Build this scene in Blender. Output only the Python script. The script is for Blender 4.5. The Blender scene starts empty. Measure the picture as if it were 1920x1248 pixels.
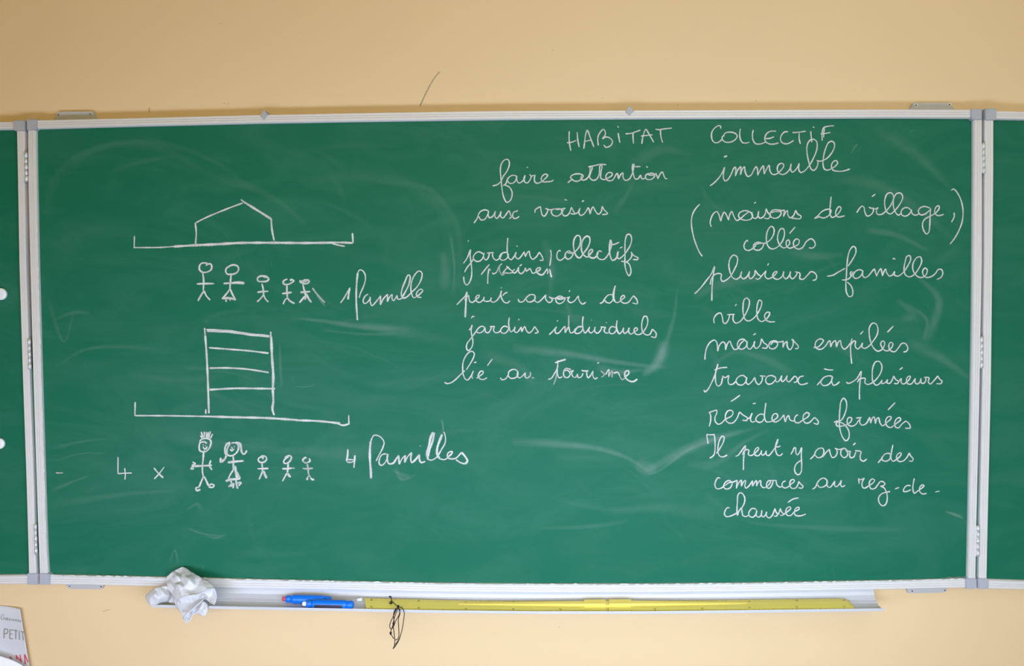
import bpy, bmesh, math, random
from mathutils import Vector, Matrix
from mathutils.geometry import delaunay_2d_cdt
random.seed(7)
SC = bpy.context.scene
COL = SC.collection

# ------------------------------------------------------------------ camera, world, lights, exposure
CZ = 1.45                                   # height of the middle of the chalkboard above the floor
FPX = 1464.0
CAM = Vector((0.073, -1.642, CZ + 0.100))
def cam_axes(yaw=-0.0272, pitch=-0.0351, roll=-0.00495):
    fwd = Vector((math.sin(yaw)*math.cos(pitch), math.cos(yaw)*math.cos(pitch), math.sin(pitch)))
    right = Vector((math.cos(yaw), -math.sin(yaw), 0)); up = right.cross(fwd)
    return right*math.cos(roll)+up*math.sin(roll), fwd, up*math.cos(roll)-right*math.sin(roll)
RT, FW, UP = cam_axes()
cd = bpy.data.cameras.new('camera'); cam = bpy.data.objects.new('camera', cd); COL.objects.link(cam)
cd.sensor_width = 36; cd.lens = 36*FPX/1920; cd.clip_start = 0.02
m3 = Matrix((RT, UP, -FW)).transposed()
cam.matrix_world = Matrix.Translation(CAM) @ m3.to_4x4()
SC.camera = cam

def area(name, loc, target, sx, sy, power, color):
    l = bpy.data.lights.new(name, 'AREA'); l.shape = 'RECTANGLE'; l.size = sx; l.size_y = sy
    l.energy = power; l.color = color
    o = bpy.data.objects.new(name, l); COL.objects.link(o); o.location = loc
    o.rotation_euler = (Vector(target)-Vector(loc)).to_track_quat('-Z', 'Y').to_euler()
    return o
w = bpy.data.worlds.new('world'); SC.world = w; w.use_nodes = True
w.node_tree.nodes['Background'].inputs[0].default_value = (0.9, 0.95, 1, 1)
w.node_tree.nodes['Background'].inputs[1].default_value = 0.3
def lamp(name, loc, target, sx, sy, rgb):
    m = max(rgb); return area(name, loc, target, sx, sy, 20*m, [c/m for c in rgb])
lamp('ceiling_bounce_fill', (0.3, -3.6, 2.7), (0.3, -0.6, 1.2), 3.0, 1.6, (2.7, 2.05, 0.35))  # unseen warm fill lamp, stands in for light bounced off the ceiling
lamp('high_fill', (0.7, -1.5, 2.6), (0.7, 0, 1.9), 1.0, 0.5, (.22, .29, .37))  # added fill, no real source: lifts the wall above the board
lamp('window_daylight', (2.7, -2.1, 1.35), (0.9, 0, 1.35), 1.3, 1.5, (.34, .44, .60))
lamp('low_fill_left', (-0.8, -1.2, 1.0), (-0.7, 0, 0.95), 1.0, 0.3, (.36, .43, .60))  # added fill just below the view, brightens the lower left wall and tray
lamp('low_fill_right', (0.38, -1.05, 1.03), (0.38, 0, 0.95), 1.2, 0.3, (.41, .53, .74))  # second added low fill, no real source, for the lower middle and right
SC.view_settings.view_transform = 'Standard'; SC.view_settings.look = 'None'
SC.view_settings.gamma = 1; SC.view_settings.use_curve_mapping = False
SC.view_settings.exposure = 0.0
SC.cycles.transparent_max_bounces = 24

# ------------------------------------------------------------------ helpers
def P(px, py, Y=0.0):
    """point of the plane y=Y that the photograph shows at pixel (px, py)"""
    d = FW*FPX + RT*(px-960) - UP*(py-624)
    return CAM + d*((Y-CAM.y)/d.y)
def lerp(pts, x):
    if x <= pts[0][0]: a, b = pts[0], pts[1]
    elif x >= pts[-1][0]: a, b = pts[-2], pts[-1]
    else:
        for a, b in zip(pts, pts[1:]):
            if a[0] <= x <= b[0]: break
    return a[1]+(b[1]-a[1])*(x-a[0])/(b[0]-a[0])
def tag(o, label=None, cat=None, group=None, kind=None):
    if label: o['label'] = label
    if cat: o['category'] = cat
    if group: o['group'] = group
    if kind: o['kind'] = kind
    return o
def empty(name, loc, label=None, cat=None, group=None):
    o = bpy.data.objects.new(name, None); COL.objects.link(o); o.location = loc
    o.empty_display_size = .05
    return tag(o, label, cat, group)
def mesh_obj(name, verts, faces, mat, parent=None, smooth=False, label=None):
    me = bpy.data.meshes.new(name); me.from_pydata([tuple(v) for v in verts], [], faces); me.update()
    bm = bmesh.new(); bm.from_mesh(me); bmesh.ops.recalc_face_normals(bm, faces=bm.faces); bm.to_mesh(me); bm.free()
    return link(name, me, mat, parent, smooth, label)
def link(name, me, mat, parent=None, smooth=False, label=None):
    me.materials.append(mat)
    if smooth:
        for p in me.polygons: p.use_smooth = True
    o = bpy.data.objects.new(name, me); COL.objects.link(o)
    if parent: put_under(o, parent)
    if label: o['label'] = label
    return o
def world_of(o):
    B = Matrix.Translation(o.location)
    return B if o.parent is None else world_of(o.parent) @ o.matrix_parent_inverse @ B
def put_under(o, parent):
    o.parent = parent; o.matrix_parent_inverse = world_of(parent).inverted()
def bm_obj(name, bm, mat, parent=None, smooth=False, label=None, bevel=0, seg=2):
    if bevel: bmesh.ops.bevel(bm, geom=list(bm.edges), offset=bevel, segments=seg, affect='EDGES', clamp_overlap=True)
    bmesh.ops.recalc_face_normals(bm, faces=bm.faces)
    me = bpy.data.meshes.new(name); bm.to_mesh(me); bm.free()
    return link(name, me, mat, parent, smooth, label)
def add_box(bm, lo, hi):
    vs = [bm.verts.new((x, y, z)) for x in (lo[0], hi[0]) for y in (lo[1], hi[1]) for z in (lo[2], hi[2])]
    for f in ((0,1,3,2),(4,6,7,5),(0,4,5,1),(2,3,7,6),(0,2,6,4),(1,5,7,3)): bm.faces.new([vs[i] for i in f])
def box(name, lo, hi, mat, parent=None, bevel=0, label=None):
    bm = bmesh.new(); add_box(bm, lo, hi); return bm_obj(name, bm, mat, parent, False, label, bevel)
def prism(name, quad, y0, y1, mat, parent=None, bevel=0, label=None, smooth=False):
    """polygon given in points, extruded from y0 (front) to y1 (back)"""
    bm = bmesh.new()
    a = [bm.verts.new((p.x, y0, p.z)) for p in quad]; b = [bm.verts.new((p.x, y1, p.z)) for p in quad]
    n = len(a); bm.faces.new(a); bm.faces.new(b[::-1])
    for i in range(n): bm.faces.new((a[i], b[i], b[(i+1) % n], a[(i+1) % n]))
    return bm_obj(name, bm, mat, parent, smooth, label, bevel)
def tube_geo(pts, r, n=8):
    V, F = [], []
    pts = [Vector(p) for p in pts]; N = len(pts)
    prev = None
    for i, p in enumerate(pts):
        t = (pts[min(i+1, N-1)]-pts[max(i-1, 0)])
        t = t.normalized() if t.length else Vector((0, 0, 1))
        a = t.cross(Vector((0, 1, 0)) if abs(t.y) < .9 else Vector((1, 0, 0))).normalized()
        if prev is not None and a.dot(prev) < 0: a = -a
        prev = a; b = t.cross(a)
        rr = r[i] if isinstance(r, (list, tuple)) else r
        for k in range(n):
            q = 2*math.pi*k/n; V.append(p + a*math.cos(q)*rr + b*math.sin(q)*rr)
    for i in range(N-1):
        for k in range(n):
            F.append((i*n+k, i*n+(k+1) % n, (i+1)*n+(k+1) % n, (i+1)*n+k))
    F.append(tuple(range(n))); F.append(tuple(reversed(range((N-1)*n, N*n))))
    return V, F
def tube(name, pts, r, mat, parent=None, n=8, label=None):
    V, F = tube_geo(pts, r, n); return mesh_obj(name, V, F, mat, parent, True, label)
def crom(pts, step=3.0):
    """smooth curve through the points (centripetal Catmull-Rom)"""
    if len(pts) < 3:
        return [Vector(p) for p in pts]
    P_ = [Vector(p) for p in pts]; out = []
    P_ = [P_[0]*2-P_[1]] + P_ + [P_[-1]*2-P_[-2]]
    for i in range(1, len(P_)-2):
        p0, p1, p2, p3 = P_[i-1:i+3]
        d = (p2-p1).length; n = max(2, int(d/step))
        t1 = max((p1-p0).length, 1e-6)**.5; t2 = t1+max(d, 1e-6)**.5; t3 = t2+max((p3-p2).length, 1e-6)**.5
        for k in range(n):
            t = t1+(t2-t1)*k/n
            A1 = p0*((t1-t)/t1)+p1*(t/t1); A2 = p1*((t2-t)/(t2-t1))+p2*((t-t1)/(t2-t1)); A3 = p2*((t3-t)/(t3-t2))+p3*((t-t2)/(t3-t2))
            B1 = A1*((t2-t)/t2)+A2*(t/t2); B2 = A2*((t3-t)/(t3-t1))+A3*((t-t1)/(t3-t1))
            out.append(B1*((t2-t)/(t2-t1))+B2*((t-t1)/(t2-t1)))
    out.append(P_[-2])
    return out
def sweep(name, A, B, prof, mat, parent=None, label=None, smooth=False):
    """profile (t, y) carried along two point rows; t runs from row A to row B, y is the depth"""
    V, F = [], []; n = len(prof); N = len(A)
    for a, b in zip(A, B):
        for t, y in prof: 
            q = a.lerp(b, t); V.append((q.x, y, q.z))
    for i in range(N-1):
        for k in range(n):
            F.append((i*n+k, (i+1)*n+k, (i+1)*n+(k+1) % n, i*n+(k+1) % n))
    F.append(tuple(range(n))); F.append(tuple(reversed(range((N-1)*n, N*n))))
    return mesh_obj(name, V, F, mat, parent, smooth, label)

# ------------------------------------------------------------------ materials
def nodes(name):
    m = bpy.data.materials.new(name); m.use_nodes = True
    nt = m.node_tree; return m, nt, nt.nodes['Principled BSDF'], nt.nodes.new, nt.links.new
def mat(name, col, rough=.5, metal=0, spec=.5, noise=.06, scale=40, bump=0, coords='Object'):
    m, nt, b, new, L = nodes(name)
    tc = new('ShaderNodeTexCoord'); nz = new('ShaderNodeTexNoise'); nz.inputs['Scale'].default_value = scale
    nz.inputs['Detail'].default_value = 4; L(tc.outputs[coords], nz.inputs['Vector'])
    mx = new('ShaderNodeMix'); mx.data_type = 'RGBA'; mx.blend_type = 'MIX'
    c = Vector(col)
    mx.inputs[6].default_value = (*(c*(1-noise)), 1); mx.inputs[7].default_value = (*[min(1, v*(1+noise)) for v in c], 1)
    L(nz.outputs['Fac'], mx.inputs[0]); L(mx.outputs[2], b.inputs['Base Color'])
    b.inputs['Roughness'].default_value = rough; b.inputs['Metallic'].default_value = metal
    b.inputs['Specular IOR Level'].default_value = spec
    if bump:
        bp = new('ShaderNodeBump'); bp.inputs['Strength'].default_value = bump; bp.inputs['Distance'].default_value = .002
        L(nz.outputs['Fac'], bp.inputs['Height']); L(bp.outputs[0], b.inputs['Normal'])
    return m
def wall_mat(name, col):
    m, nt, b, new, L = nodes(name)
    tc = new('ShaderNodeTexCoord')
    n1 = new('ShaderNodeTexNoise'); n1.inputs['Scale'].default_value = 1.6; n1.inputs['Detail'].default_value = 5
    n2 = new('ShaderNodeTexNoise'); n2.inputs['Scale'].default_value = 160; n2.inputs['Detail'].default_value = 3
    L(tc.outputs['Object'], n1.inputs['Vector']); L(tc.outputs['Object'], n2.inputs['Vector'])
    mx = new('ShaderNodeMix'); mx.data_type = 'RGBA'
    c = Vector(col); mx.inputs[6].default_value = (*(c*.965), 1); mx.inputs[7].default_value = (*(c*1.035), 1)
    L(n1.outputs['Fac'], mx.inputs[0]); L(mx.outputs[2], b.inputs['Base Color'])
    bp = new('ShaderNodeBump'); bp.inputs['Strength'].default_value = .12; bp.inputs['Distance'].default_value = .001
    L(n2.outputs['Fac'], bp.inputs['Height']); L(bp.outputs[0], b.inputs['Normal'])
    b.inputs['Roughness'].default_value = .6; b.inputs['Specular IOR Level'].default_value = .3
    return m
def board_mat():
    m, nt, b, new, L = nodes('green_enamel')
    tc = new('ShaderNodeTexCoord')
    mp = new('ShaderNodeMapping'); mp.inputs['Scale'].default_value = (1.6, 1, 4.2); mp.inputs['Rotation'].default_value = (0, .12, 0)
    L(tc.outputs['Object'], mp.inputs['Vector'])
    n1 = new('ShaderNodeTexNoise'); n1.inputs['Scale'].default_value = 2.2; n1.inputs['Detail'].default_value = 7
    n1.inputs['Roughness'].default_value = .62; n1.inputs['Distortion'].default_value = 1.8
    L(mp.outputs[0], n1.inputs['Vector'])
    r1 = new('ShaderNodeValToRGB'); r1.color_ramp.elements[0].position = .42; r1.color_ramp.elements[1].position = .78
    r1.color_ramp.elements[1].color = (.035, .035, .035, 1)
    L(n1.outputs['Fac'], r1.inputs[0])
    n2 = new('ShaderNodeTexNoise'); n2.inputs['Scale'].default_value = 1.1; n2.inputs['Detail'].default_value = 3
    L(tc.outputs['Object'], n2.inputs['Vector'])
    mu = new('ShaderNodeMath'); mu.operation = 'MULTIPLY_ADD'; mu.inputs[1].default_value = .01
    L(n2.outputs['Fac'], mu.inputs[0]); L(r1.outputs[0], mu.inputs[2])
    mx = new('ShaderNodeMix'); mx.data_type = 'RGBA'
    mx.inputs[6].default_value = (*BOARD, 1); mx.inputs[7].default_value = (.50, .76, .66, 1)
    L(mu.outputs[0], mx.inputs[0]); L(mx.outputs[2], b.inputs['Base Color'])
    b.inputs['Roughness'].default_value = .5; b.inputs['Specular IOR Level'].default_value = .14
    return m
def chalk_mat(name, col, soft=1.0, grain=900):
    m, nt, b, new, L = nodes(name)
    at = new('ShaderNodeAttribute'); at.attribute_name = 'cover'
    tc = new('ShaderNodeTexCoord'); nz = new('ShaderNodeTexNoise'); nz.inputs['Scale'].default_value = grain
    nz.inputs['Detail'].default_value = 2; L(tc.outputs['Object'], nz.inputs['Vector'])
    mr = new('ShaderNodeMapRange'); mr.inputs['From Min'].default_value = .3; mr.inputs['From Max'].default_value = .62
    mr.inputs['To Min'].default_value = 1-soft*.45; mr.inputs['To Max'].default_value = 1
    L(nz.outputs['Fac'], mr.inputs['Value'])
    mu = new('ShaderNodeMath'); mu.operation = 'MULTIPLY'; mu.use_clamp = True
    L(at.outputs['Fac'], mu.inputs[0]); L(mr.outputs[0], mu.inputs[1])
    L(mu.outputs[0], b.inputs['Alpha'])
    b.inputs['Base Color'].default_value = (*col, 1); b.inputs['Roughness'].default_value = .95
    b.inputs['Specular IOR Level'].default_value = .05
    return m
BOARD = (0.006, 0.136, 0.072)
M = dict(
    wall=wall_mat('ochre_wall_paint', (0.80, 0.585, 0.335)),
    board=board_mat(),
    alu=mat('satin_aluminium', (.73, .70, .68), .5, .08, .4, .04, 30),
    tray=mat('tray_aluminium', (.60, .60, .62), .4, .15, .5, .03, 20),
    cap=mat('grey_plastic_cap', (.42, .43, .47), .5, 0, .4, .12, 300),
    steel=mat('bright_steel', (.72, .73, .74), .45, .5, .5, .05, 60),
    bracket=mat('grey_bracket_plastic', (.50, .49, .48), .5, 0, .4, .05, 50),
    dark=mat('dark_screw_recess', (.10, .10, .11), .6),
    chalk=chalk_mat('white_chalk', (.72, .73, .70), .5),
    dust=chalk_mat('chalk_dust', (.55, .72, .64), .8, 45),
    pencil=chalk_mat('pencil_mark', (.30, .28, .24), .6, 700),
    stick=mat('chalk_stick', (.88, .88, .86), .95, 0, .1),
    redchalk=mat('red_chalk_stick', (.62, .09, .14), .95, 0, .1),
    blue=mat('blue_plastic', (.0, .17, .78), .33, 0, .5, .05, 30),
    slot=mat('dark_slot', (.035, .03, .06), .5),
    yellow=mat('yellow_plastic', (.74, .61, .12), .38, 0, .5, .05, 14),
    yellow2=mat('bright_yellow_plastic', (.88, .68, .13), .35, 0, .5, .03, 14),
    ink=mat('faded_black_ink', (.20, .17, .05), .7),
    cord=mat('black_cord', (.010, .010, .012), .8, 0, .3),
    cloth=mat('pale_cotton_cloth', (.70, .69, .70), .95, 0, .1, .05, 60, .35),
    magnet=mat('white_plastic_magnet', (.85, .87, .88), .35),
    paper=mat('grey_white_paper', (.66, .66, .69), .7, 0, .3, .04, 8),
    whitepaper=mat('white_paper', (.93, .94, .95), .7, 0, .3, .02, 8),
    greyink=mat('grey_print', (.19, .17, .18), .8),
    redink=mat('red_print', (.60, .07, .11), .8),
    floor=mat('floor_vinyl', (.33, .31, .28), .5, 0, .4, .1, 6),
    ceiling=mat('ceiling_white', (.82, .80, .76), .8),
)
# ------------------------------------------------------------------ the room
WY = 0.019                                   # wall face behind the board
X0, X1, YF, ZC = -3.2, 3.6, -5.2, 2.95
def struct(o): o['kind'] = 'structure'; return o
wall = struct(box('wall_back', (X0, WY, 0), (X1, WY+.15, ZC), M['wall']))
struct(box('wall_left', (X0-.12, YF, 0), (X0, WY+.15, ZC), M['wall']))
struct(box('wall_right', (X1, YF, 0), (X1+.12, WY+.15, ZC), M['wall']))
struct(box('wall_front', (X0-.12, YF-.12, 0), (X1+.12, YF, ZC), M['wall']))
struct(box('floor', (X0-.12, YF-.12, -.1), (X1+.12, WY+.15, 0), M['floor']))
struct(box('ceiling', (X0-.12, YF-.12, ZC), (X1+.12, WY+.15, ZC+.1), M['ceiling']))

# ------------------------------------------------------------------ ribbons of chalk, dust and pencil
LAY = [0]
def ribbon_geo(pts, half, cover, V, F, C, Y, prof=((-1, 0), (-.42, 1), (.42, 1), (1, 0)), caps=True):
    """pts in pixels on plane Y; half width in pixels"""
    n = len(pts); k = len(prof); base = len(V)
    LAY[0] += 1; y = Y - 1.2e-5*(LAY[0] % 30)
    for i, p in enumerate(pts):
        t = pts[min(i+1, n-1)]-pts[max(i-1, 0)]
        if t.length < 1e-6: t = Vector((1, 0))
        t.normalize(); nn = Vector((-t.y, t.x))
        hw = half(i/(max(1, n-1))) if callable(half) else half
        cv = cover(i/(max(1, n-1))) if callable(cover) else cover
        for s, a in prof:
            q = p+nn*s*hw; w_ = P(q.x, q.y, y); V.append(w_); C.append(a*cv)
    for i in range(n-1):
        for j in range(k-1):
            a = base+i*k+j; F.append((a, a+1, a+k+1, a+k))
def ribbon_obj(name, V, F, C, mat_, parent, label=None):
    me = bpy.data.meshes.new(name); me.from_pydata([tuple(v) for v in V], [], F); me.update()
    at = me.attributes.new('cover', 'FLOAT', 'POINT')
    at.data.foreach_set('value', C)
    return link(name, me, mat_, parent, False, label)

# ------------------------------------------------------------------ the chalkboard
SURF = 0.0; FR = -0.009; BK = 0.015
top_out = [(60,225.3),(240,221.3),(480,215.2),(700,211),(900,208),(960,207.3),(1190,206.4),(1660,204.7),(1832,205.2)]
top_in = [(60,241.4),(240,236.5),(480,230.7),(700,227),(900,224.3),(960,223.6),(1190,222.4),(1660,220.6),(1832,221.4)]
bot_in = [(80,1078),(240,1081.2),(480,1087),(820,1094),(1000,1095.4),(1220,1095.4),(1400,1093.8),(1720,1088),(1822,1084.6)]
bot_out = [(80,1094.6),(240,1097.6),(480,1102.6),(820,1108.6),(1000,1110.4),(1220,1110.2),(1400,1108),(1640,1104.7),(1720,1103.2),(1822,1101)]
left_in = [(232,65.7),(336,67),(500,70.5),(700,76),(900,82.2),(1020,86),(1085,89.6)]
left_out = [(232,52),(336,52.6),(500,56.3),(700,61.6),(900,68),(1020,72),(1085,74.4)]
right_in = [(214,1826),(339,1826),(500,1825),(624,1824),(720,1822.3),(1000,1817),(1094,1815)]
right_out = [(214,1841.5),(339,1841.8),(500,1841.7),(624,1838.9),(720,1837.6),(1000,1831),(1094,1829.5)]

board = empty('chalkboard', (0, 0, CZ), 'green chalkboard triptych with grey metal frame covered in white chalk writing', 'chalkboard')
# writing surface: a bowed sheet between the rails
xs = [60+(1834-60)*i/24 for i in range(25)]
V = []; F = []
for x in xs:
    a = P(x, lerp(top_in, x)-3, SURF); b = P(x, lerp(bot_in, x)+3, SURF)
    V += [a, b, Vector((a.x, .008, a.z)), Vector((b.x, .008, b.z))]
for i in range(24):
    a = i*4; F += [(a, a+1, a+5, a+4), (a+2, a+6, a+7, a+3), (a, a+4, a+6, a+2), (a+1, a+3, a+7, a+5)]
F += [(0, 2, 3, 1), (96, 97, 99, 98)]
mesh_obj('writing_surface', V, F, M['board'], board, False, 'green writing surface')

rail_prof = [(0, BK), (0, FR+.0015), (.06, FR), (.30, FR), (.33, FR+.0012), (.37, FR), (.55, FR), (.58, FR+.0012), (.62, FR), (.86, FR), (.93, FR+.0015), (1, FR+.004), (1, .001), (.9, .001), (.9, BK)]
def hrail(name, x0, x1, out, inn, parent, n=30, label=None):
    A = []; B = []
    for i in range(n+1):
        x = x0+(x1-x0)*i/n
        A.append(P(x, lerp(out, x), FR)); B.append(P(x, lerp(inn, x), FR))
    return sweep(name, A, B, rail_prof, M['alu'], parent, label)
def vrail(name, y0, y1, out, inn, parent, n=16, label=None):
    A = []; B = []
    for i in range(n+1):
        y = y0+(y1-y0)*i/n
        A.append(P(lerp(out, y), y, FR)); B.append(P(lerp(inn, y), y, FR))
    return sweep(name, A, B, rail_prof, M['alu'], parent, label)
hrail('top_rail', 60, 1832, top_out, top_in, board)
hrail('bottom_rail', 82, 1822, bot_out, bot_in, board)
vrail('side_rail', 238, 1082, left_out, left_in, board)
vrail('side_rail', 218, 1090, right_out, right_in, board)
def cap(x0, y0, x1, y1, parent, cut=None):
    pts = [(x0, y0), (x1, y0), (x1, y1), (x0, y1)]
    if cut:                                   # chamfer the inner corner
        i = cut; c = pts[i]; p = pts[i-1]; q = pts[(i+1) % 4]
        d = 4.0
        a = (c[0]+(p[0]-c[0])/math.dist(p, c)*d, c[1]+(p[1]-c[1])/math.dist(p, c)*d)
        b = (c[0]+(q[0]-c[0])/math.dist(q, c)*d, c[1]+(q[1]-c[1])/math.dist(q, c)*d)
        pts = pts[:i]+[a, b]+pts[i+1:]
    Y = FR-.0025
    return prism('corner_cap', [P(a, b, Y) for a, b in pts], Y, BK+.001, M['cap'], parent, .0014)
cap(49.5, 223, 69.5, 244, board, 2); cap(73.2, 1074.5, 93.5, 1096, board, 1)
cap(1820.3, 203.8, 1841.6, 224.5, board, 3); cap(1810.6, 1084, 1832, 1103.4, board, 0)

# wings
def wing(side):
    wp = empty('wing_panel', (0, 0, CZ)); put_under(wp, board)
    if side < 0:
        wp['label'] = 'left wing, cut off by the photo edge, two white magnets on it'
        to = [(-830,238),(0,228.6),(30,228)]; ti = [(-830,252),(0,243.2),(30,242.4)]
        bi = [(-830,1086),(0,1079),(60,1077.6)]; bo = [(-830,1101),(0,1094.6),(70,1094.2)]
        vi = [(228,29.5),(336,32),(500,34.8),(700,41),(900,48),(1020,51.5),(1095,53)]
        vo = [(228,46),(336,45.4),(500,48.4),(700,55),(900,62.6),(1020,65.4),(1095,69)]
        x0, x1 = -830, 40
        hx0, hx1 = -830, 60
    else:
        wp['label'] = 'right wing, cut off by the photo edge'
        to = [(1850,207.6),(1920,208.8),(2720,224)]; ti = [(1850,223),(1920,224.2),(2720,239)]
        bi = [(1840,1086),(1920,1088.6),(2720,1118)]; bo = [(1840,1102.6),(1920,1104.2),(2720,1134)]
        vi = [(210,1864.6),(339,1864.4),(500,1862.5),(720,1860),(1000,1853.4),(1095,1851.6)]
        vo = [(210,1846.5),(339,1846.4),(500,1846),(720,1842.6),(1000,1837),(1095,1835)]
        x0, x1 = 1856, 2720
        hx0, hx1 = 1850, 2720
    V = []
    c = [P(x0, lerp(ti, x0)-3, SURF), P(x1 if side > 0 else lerp(vi, 245)+3, lerp(ti, x1)-3, SURF),
         P(x1 if side > 0 else lerp(vi, 1075)+3, lerp(bi, x1)+3, SURF), P(x0 if side < 0 else 1849, lerp(bi, x0)+3, SURF)]
    prism('writing_surface', c, SURF, .008, M['board'], wp)
    hrail('rail', hx0, hx1 if side > 0 else 40, to, ti, wp, 6); hrail('rail', hx0 if side < 0 else 1838, hx1 if side > 0 else 62, bo, bi, wp, 6)
    vrail('side_rail', 232 if side < 0 else 216, 1088, vo, vi, wp)
    if side < 0: cap(24, 225, 46, 245.5, wp, 3); cap(50.5, 1074.5, 71.4, 1096, wp, 0)
    else: cap(1847.6, 203, 1869, 225.5, wp, 2); cap(1834, 1084, 1854.6, 1104, wp, 1)
    if side < 0:
        vrail('side_rail', 242, 1096, [(230,-842),(1100,-842)], [(230,-828),(1100,-828)], wp)
        cap(-844, 236, -824, 256, wp); cap(-844, 1083, -824, 1103, wp)
    else:
        vrail('side_rail', 228, 1128, [(220,2732),(1140,2732)], [(220,2717),(1140,2717)], wp)
        cap(2714, 221, 2735, 243, wp); cap(2714, 1114, 2735, 1136, wp)
    return wp
wing(-1); wing(1)

# hinges in the two gaps
def hinge(x0, y0, x1, y1, leafside):
    h = empty('hinge', (0, 0, CZ)); put_under(h, board)
    n = 5; Y = FR-.001
    for i in range(n):
        a0 = i/n+.012; a1 = (i+1)/n-.012
        p = P(x0+(x1-x0)*a0, y0+(y1-y0)*a0, Y); q = P(x0+(x1-x0)*a1, y0+(y1-y0)*a1, Y)
        tube('knuckle', [p, q], .0034 if i % 2 == 0 else .0030, M['steel'], h, 12)
    w_ = 5.5*leafside
    prism('leaf', [P(x0, y0+1, FR), P(x0+w_, y0+1, FR), P(x1+w_, y1-1, FR), P(x1, y1-1, FR)], FR-.0011, FR+.0004, M['alu'], h, 0)
    tube('pin', [P(x0, y0-1, Y), P(x1, y1+1, Y)], .0016, M['steel'], h, 8)
for a in ((48.6,285,49.6,340,-1),(54.6,635,56,692,-1),(66.2,982,67.8,1038,-1),(1843.8,268,1844.6,325,-1),(1840.6,631,1840.4,690,-1),(1833.8,985,1833.2,1043,-1)):
    hinge(*a)

# mounting plates on the wall
def bracket(base, outer, screws):
    b = prism('bracket', [P(*q, WY-.007) for q in (base[0], base[1], outer[1], outer[0])], WY-.0075, WY+.0003, M['bracket'], board, .0012)
    for s in screws:
        c = P(*s, WY-.0075)
        V, F = tube_geo([c+Vector((0, .001, 0)), c+Vector((0, -.0012, 0))], .0036, 14)
        sc = mesh_obj('screw', V, F, M['steel'], b)
        V, F = tube_geo([c+Vector((0, -.0010, 0)), c+Vector((0, -.0014, 0))], .0019, 8)
        # dark recess of the same screw
        me = sc.data; bm = bmesh.new(); bm.from_mesh(me); n0 = len(bm.verts)
        vs = [bm.verts.new(v) for v in V]
        for f in F:
            fc = bm.faces.new([vs[i] for i in f]); fc.material_index = 1
        bm.to_mesh(me); bm.free(); me.materials.append(M['dark'])
bracket(((97,228),(185,228)), ((109,209),(173,208)), ((110,215.5),(169.5,214)))
bracket(((1703,210),(1793,210)), ((1712.5,192.5),(1782,192.5)), ((1717,197.5),(1779.8,196.5)))
bracket(((118,1090),(198,1092)), ((129,1103.8),(190,1104.6)), ((131,1098.2),(190,1099.2)))
bracket(((1698,1098),(1780,1097)), ((1703,1112),(1768,1111)), ((1710,1107),(1771,1106)))
# small clips on the top rail
for cx, cy in ((495, 215), (1180.5, 207.5)):
    Y = FR-.0015
    prism('rail_clip', [P(cx+a, cy+b, Y) for a, b in ((-9,1),(-3,-3),(-1.5,-9),(1.5,-9),(3,-3),(10,0),(4,3),(2,8),(-1.5,9),(-4,4))], Y, BK, M['cap'], board, .0008)

# chalk tray under the bottom rail
tray = empty('chalk_tray', (0, 0, CZ)); put_under(tray, board)
tray['label'] = 'ribbed grey metal tray under the bottom rail'
XT0, XT1 = 300, 1642
tp = [(a, b*1.17) for a, b in [(0, 0), (0, -.007), (-.0025, -.0125), (-.0075, -.0170), (-.0085, -.0170), (-.0095, -.0182), (-.0155, -.0212), (-.0165, -.0208), (-.0175, -.0220), (-.0250, -.0240),
      (-.0260, -.0236), (-.0270, -.0245), (-.0360, -.0250), (-.0370, -.0246), (-.0380, -.0250), (-.0450, -.0246), (-.0470, -.0215), (-.0484, -.0212), (-.0490, -.0222), (-.0490, -.0258),
      (-.0460, -.0268), (-.0250, -.0262), (-.0100, -.0225), (.0020, -.0150), (.0040, -.0060), (.0040, 0)]]
V = []; F = []; N = 40; n = len(tp)
def tray_base(x): return P(x, lerp(bot_out, x), FR)
for i in range(N+1):
    b_ = tray_base(XT0+(XT1-XT0)*i/N)
    for y, z in tp: V.append((b_.x, y-.0, b_.z+z+.0004))
for i in range(N):
    for k in range(n): F.append((i*n+k, (i+1)*n+k, (i+1)*n+(k+1) % n, i*n+(k+1) % n))
F += [tuple(range(n)), tuple(reversed(range(N*n, (N+1)*n)))]
mesh_obj('trough', V, F, M['tray'], tray)
def tray_pt(x, y, dz=0):
    """a point above the trough floor at pixel column x (on the rail) and depth y"""
    b_ = tray_base(x); fl = [(-.049, -.0212), (-.0470, -.0215), (-.0450, -.0246), (-.0250, -.0240), (-.0155, -.0212), (-.0075, -.0170), (0, -.007)]
    return Vector((b_.x, y, b_.z+lerp(fl, y)*1.17+dz))

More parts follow.
